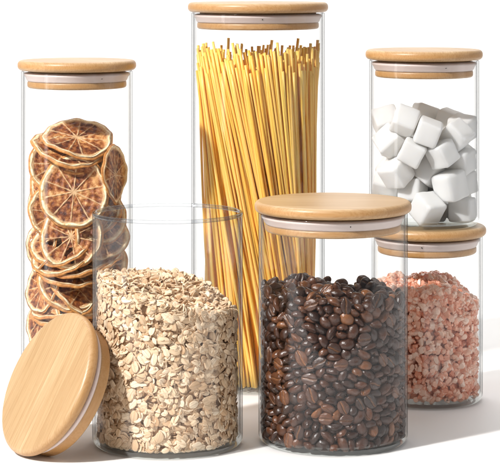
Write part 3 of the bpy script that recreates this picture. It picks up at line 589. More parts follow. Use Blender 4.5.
14,-361,931,11,76,63,11,97,104,8,-57,934,54,7,41,-73,98,100,18,-413,583,48,-49,64,34,91,91,14,-327,120,3,4,99,12,96,99,-14,310,934,17,-5,-50,-85,109,105,26,-326,61,39,-92,6,10,92,93,
6,-394,657,54,42,-32,-65,93,92,-2,-147,937,12,67,73,-1,108,113,-33,387,942,64,18,-28,-70,105,110,44,-359,478,77,26,-7,-58,106,101,28,-301,643,12,-3,93,35,104,102,-19,-303,665,88,33,-21,-28,103,101,
-6,39,976,34,-28,53,72,89,89,29,-384,523,68,19,14,-70,97,98,60,-382,700,56,78,4,-28,91,91,50,-334,800,5,-24,-91,34,95,96,34,-325,872,80,49,11,-34,99,96,-18,5,950,63,39,-55,37,103,109,
-6,-371,832,49,-6,6,-87,96,94,47,-206,917,99,7,-1,11,92,88,62,-349,146,80,22,13,-54,106,104,53,-378,411,77,-5,26,58,99,106,66,-387,851,10,49,51,-71,107,109,52,-385,82,46,40,58,55,99,106,
51,-345,738,42,2,8,90,92,89,48,-324,216,11,88,45,-5,96,96,76,-402,214,68,-38,9,63,93,91,80,-383,341,62,-31,-62,-35,103,109,40,-335,581,17,-1,-34,93,96,102,9,-278,773,72,68,5,11,94,99,
44,-315,363,99,4,5,-15,92,97,32,-314,425,91,-9,-40,-10,109,111,101,-377,786,4,-6,92,-38,102,102,67,-117,919,48,1,-5,87,104,111,94,-365,443,56,8,25,79,102,103,-6,448,897,19,-57,38,71,104,111,
4,393,922,26,-47,74,-39,100,103,70,-372,17,79,4,-5,-60,97,94,90,-319,103,79,-2,-56,24,105,102,61,14,983,82,-56,-13,3,96,92,68,-344,685,30,3,61,74,109,105,84,-62,939,86,-38,32,11,105,105,
107,-313,36,59,76,-26,3,98,99,111,-357,494,48,-12,-27,-82,91,91,44,-318,256,95,9,-15,26,95,97,102,-346,622,65,54,-27,-47,93,99,79,-394,920,23,25,-3,-94,102,98,128,-347,284,10,7,20,97,107,105,
116,-350,390,92,11,-4,-38,89,85,106,-354,881,76,7,-41,-50,95,93,121,-191,917,54,5,0,84,89,90,120,-127,966,34,61,-72,-2,92,98,123,-373,82,23,58,69,37,91,91,129,-388,733,19,79,54,-24,101,98,
117,-286,843,33,0,-40,86,97,93,121,-358,555,59,11,46,65,108,108,105,-354,820,71,1,34,61,92,98,143,-292,891,99,6,-1,-13,97,100,148,-373,19,37,-1,7,-93,107,102,149,-303,111,80,30,10,-50,106,104,
130,-360,155,11,63,77,2,91,90,155,-375,337,81,55,-7,21,106,102,155,-355,877,8,91,-31,28,102,105,118,397,934,4,100,6,-1,109,106,89,-284,582,85,25,45,-11,103,106,118,-284,711,8,66,-68,-31,96,102,
136,-308,603,65,33,33,60,100,99,119,73,972,53,-9,-30,-79,92,92,148,-319,430,91,8,9,-40,107,108,109,-359,252,31,86,-40,4,105,108,170,-348,806,62,60,-49,9,93,94,125,-327,742,9,-2,67,-73,95,98,
181,-323,380,97,1,-5,25,95,92,155,-294,76,21,-98,8,0,90,96,191,-337,571,54,-7,-16,-82,102,101,182,-352,521,73,-51,-38,25,89,87,157,-338,649,43,22,-33,81,102,105,133,50,930,43,-10,-27,-86,101,107,
143,-370,193,98,-4,-15,13,99,96,187,-326,170,100,7,-3,-4,91,89,175,-309,477,96,-18,12,17,91,88,210,-257,927,5,20,-98,9,104,105,172,-162,933,11,47,80,36,96,94,112,327,910,1,33,-5,-94,102,106,
215,-329,921,19,-95,-17,16,103,108,202,-343,323,30,-58,-69,-32,109,110,199,91,922,37,4,19,91,102,98,219,-343,439,66,5,-74,6,93,92,191,-279,639,61,-8,60,-52,110,109,209,-333,752,49,-40,9,77,94,100,
169,-289,787,22,25,-87,36,97,99,193,-328,838,6,42,60,68,95,95,195,294,942,61,5,-4,79,107,112,183,-296,33,10,43,89,4,99,94,219,-315,122,97,-8,21,-8,100,102,234,-313,501,73,14,-8,66,94,93,
173,-241,757,65,-70,-28,5,106,112,222,-269,809,77,3,-29,-57,98,100,240,-240,957,52,-29,2,-80,108,109,202,409,945,25,91,-31,-11,90,91,221,147,926,18,4,43,88,105,107,190,-261,161,22,0,14,-97,94,96,
264,-303,545,99,10,10,2,95,101,229,-265,582,70,-5,3,71,93,95,193,-345,710,36,77,50,-14,97,100,258,-271,31,3,-35,93,-12,94,93,266,-281,185,97,-8,-18,14,100,102,201,-324,241,40,43,-25,77,110,117,
229,-217,486,18,11,21,-95,105,102,205,-249,532,61,-15,-11,77,107,103,258,-241,660,75,-63,16,12,88,92,244,-292,645,11,-53,43,-73,99,106,251,-292,473,19,-72,-66,-10,99,94,249,-276,774,20,82,-53,6,106,113,
212,-236,335,33,6,-68,66,88,87,265,-309,67,98,-17,-9,11,90,95,241,289,21,34,-3,23,-91,95,93,269,-279,130,17,-83,-8,-53,94,90,243,-214,210,31,44,6,-84,98,101,274,-226,547,67,42,2,-61,107,115,
255,-176,669,23,12,-66,70,108,107,258,-241,444,14,-95,27,9,94,100,301,-279,593,4,-35,-91,23,89,96,291,-212,701,49,30,1,82,109,106,271,115,905,43,86,17,-19,93,89,286,-179,194,81,-16,-2,-57,106,109,
257,-302,408,20,-56,-72,36,100,101,242,-204,605,32,-1,12,94,100,97,254,-195,362,24,-68,65,-25,104,110,309,-248,386,86,-45,0,24,99,104,289,-250,234,96,12,17,18,94,91,313,-238,74,9,-92,-37,-12,104,101,
284,249,916,89,20,3,-40,110,114,317,-234,147,1,61,-24,76,101,100,318,-295,106,50,-69,39,-33,95,94,337,-195,621,21,20,-96,1,97,98,326,-123,653,12,-59,80,-7,108,103,320,-252,861,33,0,-88,-33,92,88,
306,-164,891,45,1,10,89,105,110,316,-210,945,11,-11,99,-1,90,92,332,-216,802,99,15,3,7,98,103,297,-217,304,11,-44,70,55,105,113,289,-264,328,22,-33,-72,-56,91,89,304,-229,475,64,1,39,-66,106,105,
316,-251,750,19,37,-48,-78,93,90,306,-191,426,1,-20,-93,31,103,110,332,-150,451,68,-7,2,-73,108,112,309,-121,933,100,-7,2,5,101,97,347,-217,328,48,-23,50,-68,95,99,342,-252,891,27,37,10,88,93,95,
328,-166,31,21,46,86,9,89,85,349,-136,398,97,21,15,1,94,92,375,-112,772,23,-91,30,-18,97,104,359,-201,867,29,-92,-7,-25,91,87,375,-157,943,83,-14,-17,51,90,97,342,302,937,71,35,-44,43,101,96,
379,-207,463,27,14,-94,-13,92,89,364,-209,216,9,37,16,-91,99,106,347,-194,675,12,-8,97,20,97,103,397,9,934,65,8,-3,76,99,96,400,-186,375,20,-97,-6,15,104,101,352,200,912,24,7,90,-36,93,88,
359,-174,730,87,-21,-7,44,104,105,410,-145,687,16,-6,-9,98,105,102,429,-95,730,5,-23,13,96,108,109,417,-71,919,39,-62,-10,67,95,100,415,-161,94,8,-88,45,13,90,96,395,-167,16,95,-5,-2,-29,92,89,
408,-167,585,3,3,10,-99,92,89,385,-165,793,96,12,-24,-4,104,99,407,-164,134,33,4,22,92,95,97,382,-40,298,23,71,-66,6,109,114,428,-150,455,67,-8,7,-74,91,88,418,25,259,77,62,-9,-5,100,103,
426,-98,577,90,12,2,-43,105,107,400,-161,633,99,4,-2,-12,106,107,423,-112,643,86,-46,17,-10,97,101,419,-127,174,58,-3,15,80,107,115,439,-97,293,4,-93,-27,22,90,95,409,-160,532,95,4,8,30,109,114,
422,-99,379,21,9,4,97,108,111,429,-77,428,30,2,9,95,102,98,441,-72,17,77,0,-5,63,95,101,443,-75,527,70,-21,1,-68,105,101,447,-41,148,55,-10,12,-82,98,102,395,-51,184,9,16,26,-95,93,91,
436,117,927,57,22,79,-8,93,100,447,52,919,72,-48,-50,-10,92,96,434,-33,376,89,-38,14,21,102,105,408,28,620,29,-19,-90,28,97,97,445,-72,676,70,-22,1,-68,100,96,433,-45,634,10,-17,-95,23,105,102,
418,-18,717,67,71,10,19,107,103,467,-11,432,46,-52,-54,48,97,96,433,-18,573,14,6,96,-23,106,113,448,-31,781,58,23,55,-55,101,105,439,-28,487,5,-95,31,-8,91,87,442,2,646,10,-23,-15,-96,93,96,
453,-48,855,9,48,28,-82,88,86,441,8,41,2,42,-6,90,108,115,444,-40,253,14,-36,44,81,101,107,452,69,431,67,-41,-59,19,108,115,449,44,688,57,16,8,80,97,97,467,38,361,31,-60,-32,67,95,100,
435,105,539,71,-14,20,-67,104,105,466,44,579,73,0,-68,5,96,98,440,6,307,96,18,19,10,96,101,435,25,509,12,-17,-5,-98,105,104,466,13,857,61,-30,-64,36,99,98,433,27,160,39,-90,-19,4,103,110,
442,7,198,15,-15,65,-73,94,90,438,48,225,65,-75,6,-8,98,97,424,145,695,87,-5,9,-48,100,103,450,33,761,54,45,68,20,100,104,442,61,822,38,-35,86,3,96,97,433,48,91,12,-12,-18,-97,104,110,
444,84,641,57,36,-10,-73,110,108,433,113,805,17,-51,-74,-41,103,107,433,72,292,0,-19,-68,71,101,105,384,217,104,27,45,-83,-20,103,108,375,249,153,29,30,-3,91,96,102,382,222,474,82,38,31,31,97,95,
373,229,541,15,30,-92,-18,102,109,402,199,747,56,44,69,-13,100,105,353,253,19,99,-3,-4,9,104,110,388,191,38,13,1,-88,-46,107,106,338,286,79,0,-98,11,-17,103,108,342,284,143,28,-38,-87,-14,109,111,
410,157,163,88,46,-1,11,96,100,383,200,202,10,6,-85,-52,108,116,416,167,221,76,1,27,-59,102,107,396,249,256,26,-40,-53,70,97,98,419,206,351,62,62,-34,-35,94,93,366,241,402,29,-94,-13,16,95,99,
397,201,406,59,26,-8,76,104,112,352,259,452,78,31,9,54,102,100,408,187,543,76,24,12,59,88,93,350,289,576,32,-17,-19,91,96,102,378,219,597,3,-45,76,-46,104,108,363,252,635,25,-96,0,-14,98,96,
406,157,642,48,-3,-21,-85,109,116,371,255,698,13,82,-42,37,98,94,370,243,765,16,72,67,5,104,101,353,274,797,61,3,14,78,104,100,401,192,812,14,-24,-12,95,110,109,398,244,864,73,38,-57,-6,103,101,
318,320,30,9,26,96,5,89,95,349,268,208,55,-13,17,-81,90,95,358,299,313,65,12,-70,28,106,106,319,309,387,12,44,88,12,109,116,317,297,425,38,8,5,-92,106,109,341,295,518,84,-31,31,-32,101,102,
323,313,656,12,-96,27,-3,93,101,335,278,704,53,1,-39,-75,107,112,312,315,767,10,-24,-95,16,109,114,344,314,864,54,74,-9,-40,105,105,301,312,116,16,31,-87,-36,97,98,322,331,257,38,-25,-78,42,104,102,
378,201,660,21,18,-46,-84,96,92,308,313,207,18,65,-72,-16,97,98,291,344,311,91,14,-37,-11,107,112,275,348,513,5,-8,-26,-96,102,99,289,332,692,94,0,16,31,96,92,288,346,816,74,-58,20,-27,107,109,
306,355,931,42,-5,-68,60,91,93,274,337,62,40,-9,13,-90,104,107,261,369,378,22,-94,21,13,90,96,266,368,460,21,-1,15,97,88,85,301,299,497,24,24,-93,13,102,110,240,361,19,98,3,5,20,109,112,
259,361,116,83,-27,27,40,94,98,255,391,177,20,-17,-68,68,99,101,257,357,225,46,25,0,-85,102,102,261,337,420,2,-55,81,20,107,106,264,386,567,73,61,-24,-18,93,95,256,370,658,16,23,15,95,100,96,
258,368,719,94,-23,-15,-22,97,104,246,376,888,23,-69,-24,-64,107,105,222,390,286,36,-92,18,7,100,103,219,410,508,65,73,-7,-20,107,106,289,277,618,14,64,-74,-10,109,115,272,312,955,15,-1,26,-95,89,85,
237,354,780,19,-75,-63,2,92,99,220,402,71,0,-49,-73,47,91,95,218,363,327,96,-22,0,18,95,101,208,383,425,18,-49,80,-30,101,97,231,338,616,41,-51,54,-53,110,109,193,410,762,15,5,-28,95,97,100,
197,405,128,12,-93,32,-17,98,98,194,390,223,45,-26,47,-71,101,105,202,422,708,46,15,-73,48,93,90,202,400,832,60,-43,67,-3,95,97,179,416,344,28,-3,82,50,93,98,189,427,579,4,38,60,-70,98,105,
192,400,647,17,-79,59,1,99,104,174,401,18,84,1,5,54,99,98,183,389,176,23,52,-70,-43,98,100,171,404,464,4,-83,56,3,107,112,161,438,883,40,49,48,-61,98,98,242,312,901,4,24,-35,-90,102,99,
154,405,224,49,28,-53,-63,105,100,150,428,272,90,-14,-31,-29,93,90,177,377,381,9,99,-11,-8,89,93,243,291,364,15,-88,43,-16,107,115,146,425,415,2,-96,27,1,98,97,135,420,819,1,23,-96,-14,103,107,
136,428,87,91,-9,34,-22,97,101,170,353,603,1,31,-95,-4,102,107,174,370,669,98,7,-15,5,90,86,122,427,161,1,41,1,91,110,115,202,347,489,5,9,18,98,90,95,192,365,541,94,18,-6,30,94,95,
140,410,612,50,32,-50,-63,97,94,131,420,691,68,-69,26,5,103,100,186,349,724,85,-3,-20,-48,102,106,108,436,368,3,-100,2,-8,95,102,136,393,513,15,7,76,62,99,105,107,430,547,21,2,-25,-95,103,108,
116,440,757,4,8,65,76,89,95,193,371,895,47,42,57,53,91,89,121,425,41,55,-37,-71,23,101,105,96,437,316,14,-99,-2,-6,103,110,94,455,465,19,11,-73,65,108,112,173,357,783,79,11,19,-58,91,87,
159,367,848,8,77,61,13,98,102,118,389,346,65,65,38,-11,93,92,83,443,646,18,12,15,97,93,97,97,436,874,63,-20,73,-18,93,97,129,360,128,9,-5,16,98,100,106,90,425,226,74,11,10,66,99,94,
197,303,641,54,41,-34,-65,108,110,85,432,148,27,78,-45,-35,98,100,56,444,401,99,-12,10,5,107,108,72,427,594,69,17,-2,-70,106,110,160,367,77,32,87,6,37,91,95,102,376,270,70,-21,13,-67,94,100,
117,354,574,28,38,-87,-14,108,114,128,381,758,74,-38,33,-44,91,95,58,447,803,9,31,11,-94,99,99,60,436,83,30,41,84,17,104,108,49,448,195,16,-9,-19,-96,88,88,39,467,746,14,20,71,-66,91,90,
58,408,18,75,-3,4,65,101,102,40,447,261,6,83,35,43,91,93,34,468,555,7,1,-73,68,91,98,37,438,684,40,11,-3,-91,100,101,66,401,734,16,-84,-50,10,98,99,47,443,870,14,-52,75,38,92,91,
31,441,354,66,-1,-32,-68,96,101,52,394,502,64,54,20,51,109,105,130,324,696,38,92,2,6,90,93,63,384,768,90,8,5,42,98,106,96,385,444,74,-40,-25,-48,102,106,75,363,633,1,-98,-10,-18,98,93,
379,-138,907,1,-81,58,7,102,101,98,370,81,14,92,-28,24,99,102,23,440,294,75,-31,-38,44,94,89,60,384,395,2,39,-88,26,93,95,5,452,441,98,-15,-12,10,91,92,15,435,629,67,-7,-11,-73,104,105,
60,403,882,72,11,-34,60,91,98,11,440,27,58,19,-34,-71,95,94,27,412,123,11,66,74,-4,103,105,14,436,153,59,-11,14,78,106,103,8,435,499,83,-6,21,51,109,116,60,380,833,11,15,98,7,100,103,
132,257,925,21,77,60,0,96,103,103,326,191,32,51,-77,-22,104,100,3,451,808,18,-52,7,83,92,96,-11,441,87,25,-80,-55,4,94,90,-6,453,228,62,-21,-67,-35,92,94,77,301,654,27,-70,66,2,91,89,
8,427,755,20,53,57,-60,89,87,2,420,586,35,-85,28,-29,88,87,-31,466,681,53,61,-42,41,103,109,41,328,708,60,-79,11,-5,104,112,-26,440,391,71,-48,9,-51,101,97,78,330,460,25,94,-22,9,102,100,
-57,445,37,29,8,-45,-84,99,95,-48,453,285,99,-15,8,-2,88,85,-31,443,327,54,14,-8,83,89,88,-60,463,479,0,-7,74,-67,96,97,44,354,560,37,45,52,62,97,97,-52,438,530,86,-1,-28,42,101,109,
237,-52,919,99,-4,-3,-14,103,103,-42,417,120,71,21,8,67,91,91,-48,438,178,51,-43,27,-70,93,89,-54,440,609,64,23,68,29,101,96,-10,369,607,19,26,25,91,101,97,-43,438,753,66,-25,-64,30,107,102,
-7,369,366,85,-31,28,-32,108,114,-42,435,823,43,-32,-32,78,100,96,-78,436,109,24,-86,-34,30,102,108,-24,382,170,36,37,-57,64,92,95,-12,398,238,84,20,50,9,101,99,-6,362,798,54,24,39,70,107,106,
-70,429,242,58,15,39,70,105,110,-79,433,358,31,-6,-21,93,106,111,-50,395,436,61,36,-11,70,108,104,-88,445,875,62,-77,-17,-5,94,97,111,134,919,55,1,-5,83,101,98,-95,434,426,36,-34,34,-80,102,99,
-20,370,479,3,-9,14,-99,105,112,-89,441,725,42,-19,-88,-11,93,90,-65,407,877,83,55,-11,2,109,107,-90,440,939,18,-96,15,15,93,91,71,215,918,32,3,0,95,96,96,-90,433,159,59,24,32,70,89,90,
-49,369,309,13,-81,-56,15,96,99,-41,341,339,24,14,-1,96,94,97,-87,436,666,32,75,-58,-4,89,93,-35,393,674,83,-33,38,-23,98,94,37,316,300,19,-15,29,-93,89,87,-9,368,547,75,-48,43,-15,91,95,
-63,361,783,13,-59,69,-41,99,103,-108,430,299,95,24,-17,-12,105,106,-100,427,576,39,40,79,25,100,97,-50,347,597,4,-47,-85,22,106,104,-93,389,787,74,-39,-16,52,104,110,-121,434,813,54,-73,-3,41,95,97,
-119,429,76,20,54,-81,-10,90,86,-92,405,221,29,69,-66,-10,95,95,300,-183,245,27,4,6,96,93,96,-80,388,635,13,-52,-79,31,88,89,-38,316,654,7,-75,66,1,110,105,-33,297,789,88,25,24,-33,99,100,
-64,348,846,27,88,37,16,97,103,-51,387,20,56,-2,-10,-82,101,107,-71,370,74,96,-25,-8,0,104,109,-50,339,247,24,51,81,15,90,86,-46,293,380,69,-71,-6,9,92,94,-137,425,500,90,-43,-8,-3,105,112,
-29,323,739,94,-28,-20,-8,101,98,18,206,932,63,-29,-41,59,96,98,-143,429,241,24,7,-29,-92,92,90,-98,372,378,24,-80,-31,-46,94,91,-155,439,412,75,63,20,1,103,109,-106,388,493,24,87,41,-14,94,100,
-57,356,529,90,-9,-9,-41,94,101,-126,382,26,82,34,10,45,95,94,-131,427,131,75,-27,-48,36,92,97,-92,357,274,3,-63,-77,4,96,94,-78,351,679,95,2,-17,-27,101,109,-96,375,725,96,3,4,27,92,96,
-158,423,32,35,-93,-3,10,94,99,-41,320,168,1,5,100,1,89,91,-85,332,459,42,-11,27,86,98,99,-145,416,604,3,75,-59,30,105,110,-146,410,696,79,4,18,-59,109,114,-147,418,753,68,14,13,-71,91,96,
-157,420,893,14,-45,63,62,106,106,-62,341,897,21,-24,20,-92,92,91,-97,364,141,6,-5,-48,-87,104,104,-139,417,197,21,84,-43,-24,91,94,-100,335,191,7,-7,-8,99,109,107,-119,355,305,90,-10,-21,37,94,93,
-154,414,331,43,39,4,-82,109,106,-163,417,640,5,19,-10,-98,107,106,-124,359,561,61,6,52,59,105,105,-137,369,849,13,-99,-6,6,103,108,-116,381,924,12,-97,12,-18,99,96,76,72,942,50,16,-84,-11,91,96,
-162,386,464,3,96,-24,-14,106,111,15,99,964,21,-79,52,-24,88,87,-180,397,81,32,-38,-87,2,108,105,-158,362,104,95,-12,27,-10,95,92,-182,392,169,19,80,-56,2,110,116,-145,362,240,40,-59,46,-53,88,91,
-178,400,559,29,-56,-73,26,100,107,-155,351,772,29,-36,-88,-11,96,98,-151,357,963,81,32,-18,-46,97,96,-201,407,268,87,-37,-23,24,90,92,-150,343,360,30,52,60,53,96,102,-98,290,671,56,41,35,-63,109,114,
-190,406,816,22,-43,-28,-83,96,102,-123,292,276,96,2,-27,5,93,92,-145,326,698,75,-42,-30,-41,95,95,-203,401,956,65,-32,-56,-41,104,105,-198,390,215,47,0,37,80,103,98,188,-268,433,38,-80,39,-24,106,111,
-207,395,753,44,-52,7,73,99,104,-208,396,382,40,-76,42,30,97,95,-115,339,404,91,14,20,-34,94,92,-192,357,498,95,14,-1,27,105,105,-124,292,592,61,64,-32,-34,103,105,-121,332,628,92,-26,21,-21,101,108,
-189,364,404,79,25,9,55,91,97,-194,352,593,3,9,33,-94,109,108,-211,384,684,34,24,37,83,95,98,-193,362,896,43,-88,18,3,98,104,-194,338,37,56,3,-62,-54,93,89,-234,387,32,16,-26,91,29,88,93,
-187,339,273,36,66,46,48,105,101,-222,375,323,10,-86,50,0,102,107,-204,319,91,99,-5,3,8,91,98,-240,402,461,21,55,-44,68,93,95,-162,325,530,89,36,26,11,105,108,-154,277,649,59,52,-41,-46,109,114,
-148,301,146,27,16,60,74,107,105,-178,278,475,66,5,-1,-74,98,99,-241,372,636,96,-28,-3,-4,104,106,-216,361,812,91,-12,5,-40,90,91,-248,377,865,6,-43,88,20,91,94,-225,374,126,64,54,-53,-12,107,102,
-244,380,544,53,-24,74,35,97,96,-132,318,815,5,20,96,-19,101,107,-262,357,72,0,-99,-15,3,109,112,-255,367,169,97,-3,-23,-12,91,98,-225,323,211,29,-22,9,-93,109,114,-269,383,227,32,-8,69,-64,90,92,
-206,327,361,11,-87,-47,-10,103,102,-260,362,365,24,-75,-60,16,93,98,-265,362,408,1,23,-19,95,105,101,-215,314,682,40,-6,4,91,104,102,-209,306,773,92,28,11,-27,107,105,-214,345,945,90,9,40,-15,95,94,
-270,361,290,16,-95,-16,21,94,96,-259,361,722,23,67,68,19,91,87,-266,360,763,87,-6,-36,34,109,107,-255,368,932,2,70,-14,-71,109,108,-230,299,297,77,-35,12,-52,100,103,-204,341,730,87,11,22,44,93,97,
112,-302,186,17,-46,60,-63,108,105,-212,309,903,38,88,-27,-8,108,113,-279,335,477,13,27,95,2,102,103,-247,316,548,51,-9,-29,-80,93,95,-222,273,578,33,-19,28,-88,106,114,-239,310,826,52,33,1,-79,88,85,
-255,302,34,10,-92,-31,20,97,93,-210,264,43,67,-34,63,-18,101,107,-285,336,120,70,-31,-4,-65,100,104,-201,261,110,82,41,4,41,110,108,-213,328,439,69,9,-25,67,109,112,-296,343,508,95,-16,-11,26,92,91,
-292,344,561,39,13,-30,-86,92,99,-272,317,612,71,27,38,53,103,100,-223,296,635,70,-30,21,-62,93,96,-243,283,399,17,-30,-93,13,109,117,-213,246,854,26,-83,50,-3,104,110,-281,321,865,76,22,7,-60,96,95,
-305,337,16,88,-6,-4,47,90,86,-298,335,678,52,-82,15,18,91,95,-305,320,810,82,11,5,56,109,111,-271,286,957,49,71,47,17,101,107,-222,298,158,93,-26,1,-25,100,96,-296,315,192,10,40,88,25,108,109,
-303,320,234,69,25,5,-68,108,104,-306,320,327,1,13,7,99,98,102,-252,256,464,53,-11,35,77,110,118,-258,277,76,47,-9,8,88,90,95,-264,264,770,45,12,5,88,90,93,-240,236,171,13,99,-4,-2,108,104,
-265,267,353,14,98,0,-10,94,97,-277,274,669,94,-14,-9,-29,107,105,-237,272,720,89,11,6,-44,104,104,-317,309,104,28,91,-30,10,94,100,-216,249,201,96,-20,-3,-19,91,89,-254,267,257,76,-4,9,-64,106,103,
-324,313,379,96,3,11,26,91,97,-328,298,444,1,-99,-10,13,104,104,-331,316,620,50,67,53,16,102,101,-317,304,725,8,-11,-99,-5,97,104,-327,304,919,86,-19,7,46,102,109,-312,299,282,83,18,-10,-52,93,95,
-327,299,760,69,13,-1,71,100,103,-242,184,739,65,18,18,71,105,108,-308,250,893,15,19,-45,-86,109,115,-250,224,31,7,-73,67,-10,93,91,-282,236,106,96,13,-19,-15,98,103,-226,224,368,13,8,62,-77,94,100,
-331,292,479,94,-8,10,-30,90,90,-313,268,535,69,-41,31,-51,110,105,-295,232,735,71,-35,44,42,94,91,-338,274,49,90,-32,-10,-29,110,109,-323,266,157,2,-46,-88,7,97,100,-357,300,863,36,-24,63,-65,106,104,
-259,199,220,30,-68,65,-12,95,103,-312,237,249,80,-3,50,34,97,92,-301,220,441,71,-5,-13,69,98,99,-271,186,572,55,25,-22,-77,107,110,-344,269,192,95,-2,2,-31,101,100,-295,225,306,86,13,18,46,102,108,
-363,296,676,64,58,48,15,92,91,-310,235,36,22,67,-68,22,96,92,-359,272,256,26,-81,-51,13,91,97,-362,270,361,5,38,-92,2,94,91,-299,199,513,22,65,71,-13,108,107,-328,204,675,41,-15,62,-65,103,102,
-300,163,781,56,-7,3,-83,106,109,-134,-65,919,11,5,1,-99,98,105,-287,174,238,11,-40,-44,80,104,101,-358,260,307,3,-61,-76,-23,96,100,-309,242,401,18,13,91,36,103,102,-369,251,529,13,-82,-54,9,108,110,
-365,257,582,4,58,-79,-17,103,107,-349,234,963,76,-63,12,-3,105,110,-344,242,799,8,57,48,66,93,94,-357,261,119,37,-16,-87,30,92,95,-268,182,120,41,5,50,-76,91,93,-374,256,403,46,21,-34,-79,89,93,
-341,187,547,63,-6,-4,-78,100,102,-363,242,729,82,-32,21,-43,104,103,-340,203,106,46,73,-47,18,97,101,-376,231,467,0,18,-95,-27,109,116,-304,258,588,23,-20,10,-95,98,103,-345,252,660,28,46,-65,54,94,98,
-373,228,154,86,48,-15,-10,98,99,-354,194,394,83,-17,-35,-41,104,107,-314,136,461,24,36,-54,-72,105,109,-323,187,618,34,28,88,15,100,96,-305,171,719,68,14,-33,64,108,110,-384,241,909,23,37,-76,-48,92,91,
-369,236,36,18,-43,-69,56,99,105,-355,185,910,34,-82,41,21,106,103,-377,210,220,3,-99,16,3,108,110,-378,218,317,93,25,-4,-27,99,97,-385,214,629,12,-60,-78,12,108,106,-360,176,768,14,-86,-49,-2,90,96,
-391,231,775,46,31,-28,-78,88,91,-361,184,802,71,4,-11,69,91,92,-393,218,843,38,20,-69,-58,102,106,-364,199,273,9,96,-24,-13,106,107,-304,184,180,16,-54,-83,-4,103,111,-400,195,685,8,-62,76,15,108,112,
-331,203,840,92,-7,22,-31,98,105,-330,149,297,2,16,10,98,109,109,-356,189,476,41,53,-11,74,89,92,-311,123,659,18,-96,20,-8,105,107,-370,148,689,49,13,66,-56,88,84,-398,195,722,25,15,-10,95,90,94,
-395,187,66,93,11,-4,-35,96,91,-335,136,232,9,-60,-10,79,98,101,-315,133,73,54,1,7,84,110,116,-378,160,168,95,-4,11,-27,98,104,-324,184,350,45,7,0,-89,98,100,-413,176,408,49,29,-28,-77,107,107,
-312,67,548,14,-93,30,-12,104,103,-353,148,950,8,31,-94,-5,98,104,-401,179,17,97,-6,0,-22,94,98,-323,81,33,39,-63,49,-46,100,96,-340,58,99,11,2,-92,-37,104,110,-309,75,325,11,74,-66,4,94,94,
-376,110,344,31,92,-17,18,99,94,-342,133,509,94,2,-33,-1,98,98,-414,173,568,47,8,-11,-87,109,105,-306,63,622,10,7,4,99,92,96,-406,172,126,77,-41,26,-43,97,92,-407,163,225,1,-30,-41,86,101,99,
-399,176,350,69,62,-28,-23,105,104,-419,159,478,21,-84,-49,7,106,102,-404,173,530,5,-7,-99,-8,95,98,-386,147,843,62,29,-4,73,109,109,-204,-103,935,50,-70,-39,33,93,97,-380,122,99,27,29,92,2,89,91,
-318,116,131,81,-11,-3,-58,109,114,-361,108,779,0,-44,17,88,95,102,-376,115,902,21,-88,-42,6,94,92,-394,89,150,10,-48,83,-27,103,102,-412,163,283,23,-28,-30,88,94,92,-373,128,600,32,12,15,-93,107,106,
-426,162,806,37,-42,-4,-83,96,92,-417,168,917,6,73,52,-44,105,100,-315,-9,924,91,29,-28,9,105,111,-368,77,205,74,-32,-14,-58,107,110,-318,38,273,49,48,72,-4,105,104,-353,60,738,7,-99,9,9,96,92,
-425,147,743,65,21,1,-73,94,97,-363,77,927,79,42,4,-44,97,104,-383,84,44,51,-14,-11,-84,107,110,-363,80,497,44,88,18,3,92,90,-386,87,654,25,-95,14,6,99,96,-430,137,689,85,15,-20,47,91,91,
-428,146,112,26,-59,-56,52,88,88,-425,115,500,94,31,8,-11,97,99,-445,137,631,40,-37,60,-58,103,105,-399,94,700,5,-14,32,-94,97,93,-427,144,40,74,24,-50,38,90,96,-430,125,186,46,33,-81,14,101,107,
-357,85,281,93,22,30,1,98,96,-415,108,378,15,3,-37,-91,94,91,-375,118,437,56,34,-48,-59,99,100,-384,116,557,11,22,97,-5,96,101,-348,78,859,53,-22,-25,-78,92,91,-451,124,327,56,60,45,36,96,96,
-439,115,871,47,-51,-65,-31,90,86,-423,100,259,81,-55,13,-16,108,117,-389,54,419,0,-43,-56,71,95,102,-402,50,791,81,-17,45,-33,105,108,-439,92,797,42,45,-69,-38,107,106,-390,5,939,37,-67,-64,-8,109,106,
-435,79,85,40,-20,14,88,104,110,-436,88,435,82,9,-40,-40,107,114,-432,62,542,31,-86,39,11,109,114,-359,56,589,8,7,-86,-50,99,99,-388,12,188,41,10,-32,-85,105,105,-431,88,940,36,78,-38,-34,109,109,
-436,67,601,1,-14,34,93,95,100,-447,62,728,83,8,-27,48,91,93,-428,60,354,96,-23,11,9,97,94,-409,39,674,76,35,50,-20,93,97,-390,6,481,37,14,9,-92,104,110,-462,57,665,55,54,38,51,106,105,
-355,-41,863,26,-88,-17,35,100,97,-434,55,311,0,5,-96,-27,93,88,-405,14,730,3,-39,17,-91,94,93,-423,20,47,56,1,-70,45,106,105,-399,3,322,78,-5,-29,55,100,103,-425,-3,430,71,25,-3,66,89,91,
-362,-96,752,38,26,81,-35,107,106,-378,-62,36,5,-57,-82,10,110,117,57,391,319,59,9,-34,73,102,105,-89,346,951,81,24,10,-52,89,90,-112,335,872,44,1,-18,88,91,87,-71,300,574,62,38,-68,6,95,97,
-133,312,80,35,68,64,-11,110,111,-94,280,432,72,-50,-42,-23,96,99,-150,302,450,20,-55,79,-14,92,88,-85,301,758,59,65,-39,-28,109,106,-180,308,840,74,27,-3,-61,90,90,-149,252,791,40,-28,-38,-79,110,111,
-194,248,344,51,-38,75,18,92,94,-234,274,518,47,-10,-24,-84,108,115,-186,252,264,52,-53,-4,67,99,96,-173,253,542,30,-26,65,-64,103,111,-283,240,829,39,-78,49,8,103,100,-265,180,406,39,-91,-11,-11,103,107,
-261,201,77,0,-33,94,1,96,97,351,-177,165,10,10,49,-86,89,90,-288,184,928,5,-89,42,18,93,91,-306,163,19,100,1,-5,7,107,110,-265,146,339,60,-54,-42,42,109,104,271,-169,463,2,-38,2,92,103,112,
